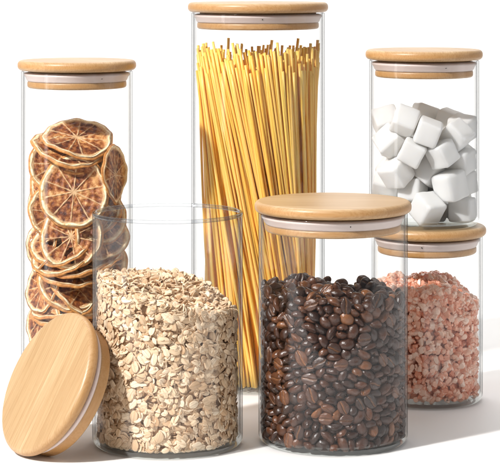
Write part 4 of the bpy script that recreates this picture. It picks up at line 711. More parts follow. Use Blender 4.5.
-293,124,589,80,49,-32,-14,106,108,-310,103,901,89,27,32,-16,100,101,-286,108,816,98,17,-4,3,99,103,-331,121,737,7,27,15,-95,89,92,207,-253,123,2,25,-90,-35,103,98,-345,44,828,16,-68,-66,26,96,97,
-331,17,466,3,-64,77,-7,97,98,-311,11,505,90,9,-19,-38,95,93,-311,11,112,66,-42,-57,27,93,89,-408,20,254,29,-20,82,-45,96,102,-367,32,16,61,-5,2,-79,88,94,-357,22,138,64,18,-16,-73,101,96,
-352,47,368,5,30,-95,-4,91,95,-371,26,877,24,-12,-49,83,90,95,-317,-14,355,34,-67,41,-51,108,115,-366,7,552,8,98,-19,-5,100,107,-364,-27,422,72,25,-30,-58,96,93,-412,-8,386,40,-85,-34,3,95,97,
-413,-5,836,85,-42,28,-13,101,99,-375,-13,83,48,-65,21,-55,109,106,-385,-44,270,8,34,-10,-93,102,106,-375,-21,651,70,-33,57,-28,94,94,-388,-57,213,99,2,-12,-4,88,93,-368,-64,807,36,-90,21,16,92,89,
-326,-87,75,89,-34,-5,-30,103,99,-386,-68,137,15,-32,92,-14,89,88,-291,-93,416,28,-46,2,84,90,87,-344,-72,623,3,28,-92,28,95,91,-389,-83,688,1,-61,-76,21,97,102,-379,-43,354,5,38,-50,78,104,112,
-366,-93,327,4,-14,93,-34,100,104,-327,-110,567,55,37,20,72,91,96,-354,-106,263,31,-9,93,20,109,112,-348,-101,498,22,-12,84,49,97,101,-296,-147,461,15,-71,-57,-38,99,95,-185,-257,958,10,98,14,1,109,110,
-354,-144,67,49,-17,-7,85,103,104,-265,-170,951,52,-40,-1,75,102,101,-343,-160,236,20,91,-21,31,103,106,-350,-141,354,84,38,36,15,96,100,-353,-159,486,13,-13,98,8,100,106,-334,-205,327,79,-51,31,-14,88,88,
-360,-160,589,40,22,62,-64,95,99,-324,-226,276,20,-91,-32,19,98,101,127,304,77,4,9,99,-13,98,101,-267,237,627,99,9,9,4,103,107,-232,195,290,70,-37,-61,-4,104,106,-278,214,869,97,2,14,22,97,97,
-249,172,828,94,10,-6,-33,96,103,-310,149,868,21,-15,75,-61,103,102,-304,85,705,12,17,97,14,109,117,-282,88,482,42,31,-62,-58,109,104,-343,88,419,31,22,86,-33,110,109,-361,25,313,25,-55,80,5,91,89,
-305,25,587,24,-29,92,-10,89,85,-391,-44,750,17,65,23,70,92,88,-371,-59,576,21,-95,-23,-8,96,93,-345,-51,714,43,-82,24,-30,104,109,-345,-48,509,76,-43,-39,-29,97,104,-309,-57,460,90,2,-22,37,97,97,
-291,-46,820,32,31,-21,-87,100,103,-373,-108,447,5,-67,-73,5,93,100,-310,-114,32,64,-18,27,70,96,99,-357,-82,382,1,-27,39,-88,99,96,223,-117,938,29,-25,-88,-29,97,96,-289,-115,625,32,32,-44,-78,109,105,
-303,-167,108,19,-14,-7,-97,110,112,-316,-185,657,10,-97,-5,-19,106,109,-285,-169,358,12,-87,-38,28,101,109,-253,-179,447,69,-5,71,-16,95,101,-252,-222,111,8,-82,-57,-5,92,90,-234,-188,936,36,62,70,5,106,106,
-288,-212,472,46,-24,-23,82,103,109,-279,-240,798,8,-32,91,24,91,93,-269,-260,945,88,2,-4,-47,90,90,-371,6,606,26,-91,21,24,94,101,-353,-6,231,77,4,25,59,94,91,-320,30,412,19,-23,91,-29,99,98,
-339,33,687,3,67,61,-42,108,108,-294,10,733,12,-86,-24,44,101,105,-354,-16,782,37,-65,-21,-63,97,104,-348,-31,182,43,27,-23,-83,93,94,-316,-16,40,49,-42,-60,47,105,111,-313,-45,288,47,-33,3,82,97,103,
-325,-101,127,12,9,-6,-99,97,101,-320,-109,670,91,9,-20,-35,100,96,-288,-94,345,74,-9,-59,30,96,93,-353,-155,699,1,-72,56,41,89,88,-277,-121,268,71,15,-68,9,93,100,-310,-169,298,70,-59,25,-30,90,87,
-301,-135,720,68,17,19,-68,107,105,-86,-8,917,35,-5,2,94,90,95,-279,-175,211,12,-51,20,-83,97,100,-322,-146,789,94,-3,32,7,96,96,-275,-190,68,3,-94,33,0,108,110,-288,-169,587,8,-43,29,85,98,94,
-261,-211,163,4,98,9,17,101,102,-257,-193,262,65,-14,-4,-75,88,86,-294,-179,824,71,10,64,-29,96,92,-223,-193,822,10,-15,-98,2,89,86,-290,-194,895,82,-34,29,-34,94,94,-252,-236,377,46,-24,-58,62,97,102,
-240,-245,445,90,28,-32,6,100,106,-222,-278,135,80,-23,-18,53,109,105,-238,-250,663,40,-88,-5,-25,98,103,379,47,910,20,-79,-58,7,102,99,-101,-281,633,7,13,28,-95,93,95,-189,-325,332,39,-18,90,10,109,107,
-46,-312,317,95,-15,-28,2,97,94,234,-179,896,71,-28,-11,-63,98,99,39,-392,274,79,28,47,30,102,101,-282,-87,945,3,17,98,-6,103,108,-268,-118,831,17,-91,17,-32,96,94,-110,256,924,2,47,67,-57,99,99,
-52,209,919,32,-9,5,-94,94,93,-229,-199,647,5,-43,-77,-47,108,107,-82,124,931,4,72,-69,8,89,91,-203,-254,359,7,-90,-27,-34,105,102,-227,-213,518,59,-50,-41,47,96,99,-189,-238,498,9,-63,-41,-65,89,87,
-211,-259,88,16,-85,27,-43,108,116,-162,-279,896,89,23,-32,-21,97,104,-129,-281,575,98,15,-11,11,106,104,-120,-295,327,6,-75,56,34,92,90,234,218,271,77,37,-27,-44,97,103,271,184,157,21,-91,34,5,96,94,
160,-89,917,97,-3,-5,23,89,94,-15,-329,282,61,-1,-29,-74,98,102,45,-325,322,19,-65,-73,-13,102,100,237,-282,705,86,10,-21,-46,102,102,-67,-298,530,68,-34,63,14,92,96,11,-376,184,34,32,88,0,98,102,
41,-278,706,69,70,18,-5,97,100,244,-295,346,93,-34,3,-12,89,85,336,-70,822,47,-20,-73,45,104,103,341,-217,537,32,60,-71,-19,97,99,-264,-204,716,52,-17,-79,-27,100,106,-76,-323,34,28,12,94,15,91,96,
-102,-179,918,4,0,6,100,98,98,-47,-316,144,11,-13,-33,93,98,96,-230,83,931,5,-27,-96,-10,91,93,45,-379,634,70,-51,45,-20,107,107,44,-301,542,74,47,16,-46,106,101,47,-267,890,72,61,29,-15,95,96,
173,-235,872,79,1,41,-45,104,102,220,-251,68,24,96,-7,11,101,99,-95,288,239,12,-42,58,69,89,85,-109,302,345,53,65,39,38,94,100,241,-283,862,99,6,15,4,106,114,58,3,920,24,5,-4,-97,106,102,
253,-291,292,35,56,-67,-34,102,104,267,-201,35,4,13,-81,57,101,101,232,-211,391,51,19,-9,-83,100,97,271,-209,95,86,8,-23,-44,106,114,277,-227,880,63,-28,-61,-38,92,95,255,-200,788,49,76,-20,-38,107,104,
283,-169,841,88,48,-5,-3,100,103,-42,304,494,8,32,-9,94,97,95,302,-168,594,43,-23,-87,-11,104,103,296,-152,71,20,-75,54,-33,109,112,352,-142,258,0,-49,-87,9,102,97,341,-160,296,2,25,21,-95,89,94,
292,-108,478,65,-27,-55,-44,107,108,366,-150,75,28,-53,-72,34,94,97,308,-105,217,32,38,-86,10,107,108,344,-118,152,35,-10,17,92,99,105,362,-122,608,10,-99,-8,-8,90,95,391,-123,346,34,94,-6,4,101,107,
338,-94,19,6,4,4,100,105,107,365,-76,508,38,-17,-32,85,103,110,331,-46,144,13,-13,16,-97,95,96,366,-75,227,68,51,18,-50,106,107,369,-65,453,78,2,-38,49,99,106,364,-97,102,80,-29,33,-41,89,88,
302,55,482,79,-24,20,-54,103,105,367,-11,592,58,-36,41,61,90,91,381,-44,62,75,6,29,-59,105,112,362,-65,617,14,9,32,93,89,92,399,-55,338,73,-27,15,-61,91,95,376,-23,519,64,-66,34,18,91,91,
202,252,895,98,-17,5,-7,92,98,358,-23,665,5,-17,77,-61,92,97,338,75,141,14,-46,84,26,102,107,393,-76,825,22,-50,77,-31,91,88,380,-1,36,2,-61,79,10,109,112,335,150,112,37,50,-76,-19,97,100,
391,-3,422,25,-15,-15,-95,110,116,409,-8,879,58,51,0,63,90,91,407,31,830,61,-27,-22,72,97,104,382,74,679,17,-79,59,-1,108,115,383,75,367,5,-3,-47,88,107,114,387,37,482,14,97,20,-7,108,114,
397,97,610,54,-17,-77,30,89,95,413,155,462,7,24,97,-2,106,104,429,62,36,1,7,-82,-56,95,103,419,98,505,14,1,-99,-1,107,111,430,98,127,88,-5,18,44,105,111,431,101,253,61,-72,31,11,101,101,
441,110,607,11,-68,-65,-33,89,86,427,97,181,9,0,3,100,98,94,410,91,856,19,-16,27,93,109,110,421,131,36,11,21,95,22,103,109,434,124,74,72,8,1,-69,90,91,435,110,316,78,-47,6,-41,96,94,
440,128,381,45,-58,-54,41,99,107,411,85,737,36,87,25,24,101,98,421,166,865,50,2,-23,83,92,94,389,162,508,9,-99,-5,1,93,93,410,162,585,85,34,5,40,93,98,399,130,749,13,-3,-28,-95,89,90,
429,180,290,42,-26,-77,39,92,94,416,177,132,35,-80,46,16,97,94,-175,-218,917,44,-59,-58,-35,89,90,166,-289,712,81,29,43,-27,91,89,183,-277,209,8,6,-6,99,103,109,-283,37,906,4,-16,16,97,100,106,
212,-250,250,76,-36,28,-46,88,85,-280,128,413,71,-18,68,9,89,86,272,-133,301,73,11,67,-8,105,112,-44,68,919,96,2,-8,25,92,92,308,-129,766,14,-69,-60,-37,101,99,374,-147,504,13,94,17,-27,89,93,
342,-123,554,12,98,-4,16,99,102,314,-143,819,2,-18,92,34,92,97,-222,201,802,14,71,68,12,98,102,309,-143,700,3,-11,91,39,95,96,147,-16,920,99,-1,-5,-16,106,105,374,-117,281,85,-28,14,-43,88,95,
343,-95,379,40,-9,-78,-48,96,101,299,-46,640,9,69,-48,-54,103,109,345,-89,702,19,-44,-17,-86,107,109,307,-33,489,7,-80,-43,41,101,102,302,-54,562,46,-25,-84,-13,98,104,310,-44,417,85,33,18,38,103,107,
355,-61,578,21,34,-92,-2,100,106,325,-21,208,15,75,-61,-22,100,102,377,-56,762,43,-18,82,33,89,96,45,132,918,69,-4,5,-72,94,89,363,-16,230,97,1,10,-22,97,100,321,17,375,54,-18,-49,-66,106,106,
354,-24,824,66,10,57,48,109,104,339,-10,117,5,-99,-11,-3,92,95,-125,261,863,11,7,-96,-25,109,107,359,41,523,69,0,-44,-57,94,94,336,20,646,12,46,-30,83,88,88,305,19,596,15,-37,25,-88,102,108,
-138,323,911,95,28,-13,-9,92,99,387,13,366,86,43,28,5,89,95,387,48,563,94,-22,24,-8,90,95,12,283,916,45,87,17,-3,95,92,363,111,308,70,-8,12,69,110,115,373,25,697,96,26,3,-13,102,103,
396,9,775,11,84,-28,45,109,106,373,55,771,41,21,-42,-78,108,104,365,58,83,18,55,-81,-8,109,105,340,66,428,60,-62,30,-41,96,97,386,122,115,22,73,-52,-39,91,93,374,139,54,78,-2,-32,53,95,96,
310,198,696,41,-76,-49,9,99,94,371,136,897,25,16,95,6,100,105,348,134,202,13,-88,-43,-16,102,106,336,145,613,13,-58,-75,-31,103,110,356,178,724,32,76,-42,-37,104,110,354,183,846,83,21,-24,46,90,92,
353,169,261,19,40,90,6,106,102,362,211,309,2,74,-65,14,110,105,315,181,480,26,95,-19,0,95,103,308,197,807,68,-71,-16,11,110,112,330,246,868,75,-18,62,-13,92,91,249,263,229,9,80,-57,14,108,115,
323,226,510,13,47,-87,-9,96,95,298,237,770,32,-72,58,22,104,111,281,269,305,99,5,0,10,99,103,338,242,350,23,-97,3,-5,101,98,267,314,175,18,41,-86,-24,95,103,268,313,555,89,31,-6,34,106,110,
307,-181,765,89,36,-18,-22,92,94,323,-171,353,65,-33,11,68,102,105,305,-149,118,96,-2,-11,-24,97,101,371,-141,855,14,97,5,-19,88,93,261,-126,801,59,-59,-24,49,94,92,324,-80,97,11,88,-14,-44,101,101,
329,-19,55,54,44,-37,-61,98,97,375,18,202,31,-65,70,2,96,93,-293,58,846,82,50,25,9,96,97,15,53,930,35,74,55,16,88,84,338,52,247,23,2,49,-84,103,99,365,20,311,37,-14,-7,-92,106,108,
329,64,19,67,-5,-1,-74,109,104,336,39,854,70,62,29,20,102,101,313,76,215,45,-36,-81,5,95,98,301,70,816,46,86,13,-20,110,106,368,98,222,42,11,-25,86,96,96,312,74,695,27,37,13,88,90,89,
295,64,894,25,-14,88,-39,109,117,315,104,283,15,8,-99,2,102,104,357,124,802,78,48,8,40,95,91,390,112,433,29,71,-61,20,103,102,284,132,455,54,15,-58,59,110,109,284,118,159,16,-64,-16,-73,96,96,
353,110,468,65,-22,-3,73,96,100,357,94,554,0,4,-82,-57,95,95,289,137,578,6,-96,-2,25,93,91,333,103,733,89,-35,28,-1,107,109,283,152,243,35,37,-8,86,107,102,376,126,361,90,-30,28,14,90,92,
-21,139,918,85,3,4,-52,92,92,318,157,786,81,54,13,19,104,103,299,181,293,88,-17,17,-41,101,103,318,168,346,76,-36,16,-52,91,93,332,161,429,2,83,52,20,106,107,313,161,18,88,2,-5,-48,100,104,
343,174,146,76,6,11,64,89,91,282,177,873,28,-26,42,-83,102,104,283,176,63,83,11,-16,-52,109,106,304,209,587,76,45,38,27,99,99,268,229,18,40,5,11,-91,91,96,293,248,166,96,18,10,-19,100,98,
312,225,654,6,-75,-62,-23,92,94,264,259,79,16,12,86,47,99,99,280,247,552,29,-31,71,-56,103,99,314,248,256,36,-7,16,-92,104,112,255,226,478,85,-20,-7,48,109,116,238,260,421,26,-29,-40,-83,90,87,
282,295,874,4,-30,-12,95,89,88,187,302,398,13,17,-18,96,99,95,261,284,677,2,57,81,-14,107,113,258,277,738,11,-87,46,15,106,102,212,321,706,33,89,29,10,89,87,250,304,465,25,-94,-14,17,98,95,
210,323,111,11,-90,38,20,100,102,170,322,899,70,-22,-47,49,95,92,125,363,422,33,34,81,-34,96,92,166,312,458,18,-21,-1,-96,107,107,226,334,830,84,-12,51,-14,101,96,211,325,171,6,60,-62,-49,106,105,
46,377,254,82,12,23,-50,96,100,375,-81,865,96,21,4,-20,89,88,325,-34,358,3,-13,2,-99,98,100,329,-20,728,20,-86,-36,-31,96,92,289,-20,881,61,-21,-75,15,104,101,335,21,164,15,-97,-10,16,100,100,
293,54,664,42,64,-48,-42,96,103,-155,-230,803,3,48,54,-69,103,104,320,115,839,91,7,-17,-37,108,106,310,121,524,10,-91,-38,14,97,104,355,164,551,70,52,-6,-49,93,93,326,144,672,13,9,95,-28,97,99,
357,186,365,3,-39,-31,-87,89,90,266,171,741,37,-83,38,-15,106,110,299,195,207,64,-51,54,-19,93,94,278,152,380,54,-47,-31,62,98,102,325,215,104,59,-5,-75,-31,102,99,244,205,418,56,27,-78,-10,110,105,
300,231,391,9,79,-58,-19,92,90,216,212,820,17,95,14,-22,97,100,252,220,663,40,68,-61,4,96,95,286,281,819,91,-34,-19,-16,99,106,260,289,272,3,-38,91,-14,89,86,227,260,139,22,81,54,3,108,115,
196,247,373,51,42,-45,60,103,108,206,289,505,96,26,1,-14,105,103,222,260,590,16,-18,11,-96,91,91,122,257,692,17,3,67,72,109,111,122,269,433,0,21,64,74,101,106,229,274,841,46,56,8,-68,92,90,
179,303,569,19,2,98,-4,97,98,160,325,195,53,-25,-50,64,96,92,166,306,827,42,78,-15,43,107,107,138,286,361,17,5,-75,64,109,107,194,309,249,76,-19,43,45,105,102,221,323,294,65,-43,5,-62,93,99,
144,337,369,43,78,33,-32,97,103,115,345,517,11,-4,-97,22,102,106,93,275,815,8,-31,36,88,90,88,153,359,287,30,67,5,68,102,106,101,330,319,85,-13,9,51,88,91,111,349,735,30,37,-88,8,97,100,
27,304,819,53,-16,66,-50,106,104,128,373,872,5,14,-4,-99,92,94,37,336,877,33,22,8,92,93,91,53,380,206,13,88,45,-9,102,109,-2,385,734,41,30,-81,28,90,95,340,-23,892,96,-6,27,6,96,102,
311,-87,904,8,-97,24,3,93,96,311,104,73,3,72,-55,42,91,95,264,181,527,83,53,-12,13,109,105,292,216,441,12,55,-76,-32,94,92,253,214,97,95,-12,-29,-2,89,96,253,212,331,92,-1,-24,33,107,109,
250,191,592,39,42,-32,-75,105,112,266,235,856,87,47,3,14,107,107,211,254,190,28,61,-74,-3,94,91,162,261,238,35,11,72,59,107,114,200,265,77,52,55,-62,-20,98,97,220,270,786,10,-90,43,4,97,99,
109,311,851,40,-15,38,82,99,99,70,266,875,35,-10,72,58,97,96,101,339,19,33,-4,5,-94,106,107,111,328,796,11,-73,64,24,92,95,121,296,296,0,-12,-92,37,107,107,64,322,356,34,21,-12,-91,105,103,
85,378,672,100,-7,-2,-3,102,109,25,347,658,13,66,-73,-13,90,85,-16,327,198,89,11,6,43,91,87,7,335,18,100,-6,1,8,104,102,14,369,65,57,-12,4,-81,103,104,21,384,429,83,-2,-24,51,104,103,
-1,357,298,60,-31,68,-29,90,93,-23,316,443,4,-98,7,-16,105,108,6,372,864,25,55,-75,-26,93,92,-118,289,504,52,-13,70,-47,105,102,166,299,17,98,5,3,21,98,101,129,314,644,17,-71,63,-25,95,95,
149,257,800,63,77,-13,1,103,103,111,325,244,1,88,46,-8,92,97,99,300,127,13,-23,-48,-84,98,95,44,334,103,55,59,22,55,92,98,36,329,158,87,-9,-11,-47,97,104,32,304,241,18,-21,-69,-67,108,106,
40,310,401,17,-11,-13,97,95,97,-237,-42,918,98,-4,4,-17,92,88,-242,125,882,69,-26,-67,-6,93,94,-195,6,917,35,-2,5,93,89,90,-219,191,887,63,72,30,-3,97,103,-198,234,675,3,30,75,-59,92,96,
-146,266,710,9,13,22,-96,107,114,-168,-142,933,9,51,-85,-6,96,94,-188,235,751,99,5,10,-11,92,92,-71,273,915,80,-53,28,-7,92,90,-56,-84,917,62,-5,-1,79,88,92,-28,288,865,44,-83,-34,-3,110,111,
44,309,493,96,-4,-21,-20,106,108,96,278,560,84,-53,5,-15,106,109,126,280,499,92,32,-20,-13,94,93,164,243,869,13,97,-20,-8,105,108,144,-287,542,51,-56,62,-21,103,106,193,225,760,1,27,88,-39,107,102,
212,241,533,47,16,26,-83,105,113,238,170,785,21,37,59,-68,88,91,247,118,836,13,-70,-6,-70,93,92,217,184,882,45,-63,58,25,96,103,272,-103,868,27,40,-86,-17,103,102]; NBEANS = 1685
CUBES = [
105,244,105,19,-80,46,33,181,179,-258,-110,89,70,-5,-71,-5,171,172,270,-119,91,59,39,-59,39,176,170,-1,-265,112,43,-71,-2,-56,191,184,260,81,101,71,-1,-71,-1,196,187,-246,128,95,54,-46,54,46,183,187,
79,-46,104,50,-6,-70,50,178,173,-272,2,265,11,7,-40,91,196,182,170,-224,273,74,-24,57,26,202,189,-92,-121,214,67,5,67,-33,169,173,277,-48,282,27,-15,71,-63,170,170,-98,264,207,30,10,73,-60,184,183,
256,149,292,35,-61,35,61,174,168,-51,75,170,88,40,-17,21,178,167,18,-118,376,26,32,7,91,186,178,-215,-178,365,40,15,44,79,185,176,260,-129,445,8,-88,-45,-9,169,166,102,262,306,87,0,0,49,185,181,
98,33,308,69,-23,-69,-9,175,167,-218,190,344,90,27,-14,-32,176,175,109,-263,508,40,-17,-16,89,172,167,-140,0,446,31,32,-78,-44,174,170,223,-164,630,22,33,-21,89,188,177,-30,158,423,56,2,-65,-52,169,171,
264,89,486,23,78,-54,-21,183,173,-206,181,558,76,13,54,-33,185,185,-106,-262,520,28,46,61,-58,165,170,-248,-109,582,36,84,-25,30,187,188,5,-283,667,77,-61,15,10,173,174,111,240,529,53,-39,-3,-75,196,188,
105,-13,541,87,8,-46,18,182,184,-55,95,632,22,-49,-41,-73,182,181,-157,-222,745,80,-17,-54,20,176,171,-270,43,715,18,-73,-32,58,180,186,203,196,707,20,-58,10,79,165,169,281,9,674,95,14,4,-28,175,174,
23,277,741,98,-6,16,12,174,169]; NCUBES = 37
NHERO = 300

# ---------------------------------------------------------------- coffee beans
def bean_verts(seed, nu=26, nv=18):
    rg = random.Random(seed); s0 = rg.uniform(-.1, .1); amp = rg.uniform(.05, .16); asym = rg.uniform(-.1, .1)
    V, G, F = [], [], []
    for i in range(nv+1):
        th = PI*i/nv
        for k in range(nu):
            ph = 2*PI*k/nu
            # the poles lie on the long axis so that the crease gets fine rows
            x = math.cos(th); y = math.sin(th)*math.cos(ph); z = math.sin(th)*math.sin(ph)
            V.append([x, y, z])
    V = np.array(V)
    lump = 1+.03*np.sin(3*V[:, 0]+seed)*np.cos(4*V[:, 1]+2*seed)+.02*np.sin(7*V[:, 0]+5*V[:, 2]+seed)
    X = V[:, 0]*.0050*rg.uniform(.9, 1.06)*lump; Y = V[:, 1]*.0037*rg.uniform(.93, 1.08)*(1+asym*V[:, 0])*lump; Z = np.where(V[:, 2] > 0, V[:, 2]*.0031, -(1-(1+V[:, 2].clip(-1, 0))**1.6)*.0014)
    cy = s0*.0036+amp*.0036*np.sin(V[:, 0]*2.6)
    d = np.abs(Y-cy); flat = V[:, 2] < .05
    g = np.exp(-(d/.00042)**2)*flat*(1-np.abs(V[:, 0])**6)
    lip = np.exp(-((d-.0010)/.0005)**2)*flat
    Z = Z+g*.00125-lip*.00025
    G = np.exp(-(d/.00030)**2)*flat*(1-np.abs(V[:, 0])**6)
    n = []
    for i in range(nv):
        for k in range(nu): n.append((i*nu+k, i*nu+(k+1) % nu, (i+1)*nu+(k+1) % nu, (i+1)*nu+k))
    return np.stack([X, Y, Z], 1), G, np.array(n)
def bean_angles(seed):
    # vertices are packed around the crease: remap phi so that more columns fall on the flat side
    pass
bc = Vector(J['bean'][0]); pos, qs, ss = unpack(BEANS, NBEANS)
bvar = [bean_verts(s, 44, 22) for s in range(9)]
bmeshes = []
for s, (V, G, F) in enumerate(bvar):
    o = mesh_np('coffee_bean', V, F, BEAN, attrs={'rnd': np.full(len(V), .11*s), 'groove': G}); bmeshes.append(o.data); bpy.data.objects.remove(o)
for i in range(NHERO):
    o = bpy.data.objects.new('coffee_bean', bmeshes[i % 9]); link(o)
    o.location = bc + Vector(pos[i]) + Vector((0, 0, BASE_T)); o.rotation_mode = 'QUATERNION'; o.rotation_quaternion = Quaternion(qs[i]).normalized()
    o.scale = (ss[i][0]*BS, ss[i][1]*BS, ss[i][0]*BS)
    tag(o, 'shiny dark brown roasted coffee bean in the wide lidded jar', 'coffee bean', 'coffee beans in the wide lidded jar')
def scatter(name, shapes, pos, R3, scl, choice, rnd, mat, parent=None, extra=None, locattr=False):
    VV, FF, RR, GG, LL = [], [], [], [], []; base = 0
    for i in range(len(pos)):
        V, G, F = shapes[choice[i]]
        W_ = (V*scl[i]) @ R3[i].T + pos[i]
        VV.append(W_); FF.append(F+base); base += len(V); RR.append(np.full(len(V), rnd[i]))
        GG.append(G); 
        if locattr: LL.append(V/np.abs(V).max(0)*.5 + np.array([rnd[i]*50, 0, rnd[i]*17]))
    at_ = {'rnd': np.concatenate(RR), 'groove': np.concatenate(GG)}
    if locattr: at_['loc'] = np.concatenate(LL)
    o = mesh_np(name, np.concatenate(VV), np.concatenate(FF), mat, attrs=at_, parent=parent)
    return o
def q2m(q):
    return np.array(Quaternion(q).normalized().to_matrix())
lowb = [bean_verts(s, 24, 14) for s in range(5)]
idx = range(NHERO, NBEANS)
rg = np.random.RandomState(3)
o = scatter('coffee_bean_heap', lowb, [np.array(bc)+pos[i]+np.array([0, 0, BASE_T]) for i in idx], [q2m(qs[i]) for i in idx], [np.array([ss[i][0], ss[i][1], ss[i][0]])*BS for i in idx],
            rg.randint(0, 5, NBEANS-NHERO), rg.rand(NBEANS-NHERO), BEAN)
tag(o, 'the mass of dark roasted coffee beans behind the nearest ones in the wide jar', 'coffee beans', kind='stuff')

# ---------------------------------------------------------------- sugar cubes
def cube_mesh(seed):
    rg_ = random.Random(seed); bm = bmesh.new(); bmesh.ops.create_cube(bm, size=1.0)
    bmesh.ops.bevel(bm, geom=bm.edges[:]+bm.verts[:], offset=.12, segments=4, affect='EDGES', profile=.5)
    bmesh.ops.subdivide_edges(bm, edges=[e for e in bm.edges if e.calc_length() > .3], cuts=4, use_grid_fill=True)
    for v in bm.verts:
        v.co *= 1 + .018*math.sin(7*v.co.x+seed)*math.sin(6*v.co.y+2*seed)+.012*math.sin(11*v.co.z+seed)
        v.co.x *= 1+.035*v.co.z*math.sin(seed*3)
    me = bpy.data.meshes.new('sugar_cube'); bm.to_mesh(me); bm.free(); me.materials.append(SUGAR)
    me.polygons.foreach_set('use_smooth', [True]*len(me.polygons)); return me
CUBE_LABELS = {
 33: 'white sugar cube at the top left of the pile, touching the left glass',
 32: 'white sugar cube in the top row, second from the left glass',
 28: 'white sugar cube near the top centre, facing forward, upright and square',
 27: 'white sugar cube with a corner forward against the left glass, second layer',
 26: 'tilted white sugar cube in the middle of the pile, left of centre',
 20: 'white sugar cube in the middle of the pile, right of centre',
 15: 'large-looking white sugar cube low on the left, edge turned forward',
 8: 'white sugar cube low on the right, directly above the bottom right cube',
 3: 'bottom sugar cube balanced on a corner, just above the bamboo lid',
 2: 'bottom right sugar cube against the glass, half shaded',
}
cms = [cube_mesh(s) for s in range(5)]
cpos, cq, cs = unpack(CUBES, NCUBES); sgc = Vector(J['sugar'][0])
for i in range(NCUBES):
    o = bpy.data.objects.new('sugar_cube', cms[i % 5]); link(o)
    o.location = sgc + Vector(cpos[i]) + Vector((0, 0, BASE_T)); o.rotation_mode = 'QUATERNION'; o.rotation_quaternion = Quaternion(cq[i]).normalized()
    o.scale = (cs[i][0]*.0100, cs[i][1]*.0100, cs[i][1]*.0100)
    tag(o, CUBE_LABELS.get(i, 'rounded white sugar cube in the small upper jar, partly hidden by nearer cubes'), 'sugar cube', 'white sugar cubes in the small upper jar')

# ---------------------------------------------------------------- rolled oats and pink salt: nobody could count them
def rand_rot(rs, n, bias):
    """rotation matrices whose local z is near n"""
    z = n*bias + rs.normal(size=3)*.6; z /= np.linalg.norm(z)
    t = rs.normal(size=3); x = np.cross(z, t); x /= np.linalg.norm(x); y = np.cross(z, x)
    return np.stack([x, y, z], 1)
def flake(seed):
    rs = np.random.RandomState(seed); n = 14; a = np.arange(n)*2*PI/n
    rad = 1+.10*rs.normal(size=n); rad = (rad+np.roll(rad, 1))/2
    x = .0045*np.cos(a)*rad; y = .0030*np.sin(a)*rad; bend = rs.uniform(-14, 14)
    cup = lambda x, y: bend*(x*x)*.9+rs.uniform(-12, 12)*0 + 20*x*y
    V = [[0, 0, .00026]]; V += [[x[i]*.86, y[i]*.86, .00026+.00005*math.sin(3*a[i]+seed)] for i in range(n)]
    V += [[x[i], y[i], 0.00002] for i in range(n)]; V += [[x[i]*.6, y[i]*.6, -.0003] for i in range(n)] + [[0, 0, -.00022]]
    V = np.array(V); V[:, 2] += bend*V[:, 0]**2+rs.uniform(-14, 14)*V[:, 0]*V[:, 1]
    F = []
    for i in range(n):
        j = (i+1) % n
        F += [(0, 1+i, 1+j), (1+i, 1+n+i, 1+n+j), (1+i, 1+n+j, 1+j), (1+n+i, 1+2*n+i, 1+2*n+j), (1+n+i, 1+2*n+j, 1+n+j), (1+2*n+i, 1+3*n, 1+2*n+j)]
    return V, np.zeros(len(V)), np.array(F)
def grain(seed):
    # a chunk bounded by random facets, corners worn round
    rs = np.random.RandomState(seed); bm = bmesh.new(); bmesh.ops.create_icosphere(bm, subdivisions=2, radius=1)
    V = np.array([v.co[:] for v in bm.verts]); F = np.array([[v.index for v in f.verts] for f in bm.faces]); bm.free()
    pl = rs.normal(size=(9, 3)); pl /= np.linalg.norm(pl, axis=1)[:, None]; d = rs.uniform(.42, .76, 9)
    for n_, q in zip(pl, d):
        k = V@n_; over = (k-q).clip(0, None); V = V-over[:, None]*n_[None, :]*.96
    return V*1.22*np.array([1.12, .95, .85]), np.zeros(len(V)), F
def core(c, r, ztop, rs, seg=40, nr=8):
    """the inside of the heap, closed, a few mm under its surface"""
    V, F = [], []
    for i in range(nr+1):
        for k in range(seg):
            a = 2*PI*k/seg; x, y = r*i/nr*math.cos(a), r*i/nr*math.sin(a); V.append((c.x+x, c.y+y, ztop(x, y)))
    for i in range(nr):
        for k in range(seg):
            a, b, d, e = i*seg+k, i*seg+(k+1) % seg, (i+1)*seg+(k+1) % seg, (i+1)*seg+k; F += [(a, e, d), (a, d, b)]
    s = len(V)
    for k in range(seg): a = 2*PI*k/seg; V.append((c.x+r*math.cos(a), c.y+r*math.sin(a), c.z+BASE_T+.0025))
    V.append((c.x, c.y, c.z+BASE_T+.0025))
    for k in range(seg):
        k2 = (k+1) % seg; a, b = nr*seg+k, nr*seg+k2; F += [(a, s+k, s+k2), (a, s+k2, b), (s+k, s+seg, s+k2)]
    return np.array(V), np.zeros(len(V)), np.array(F)

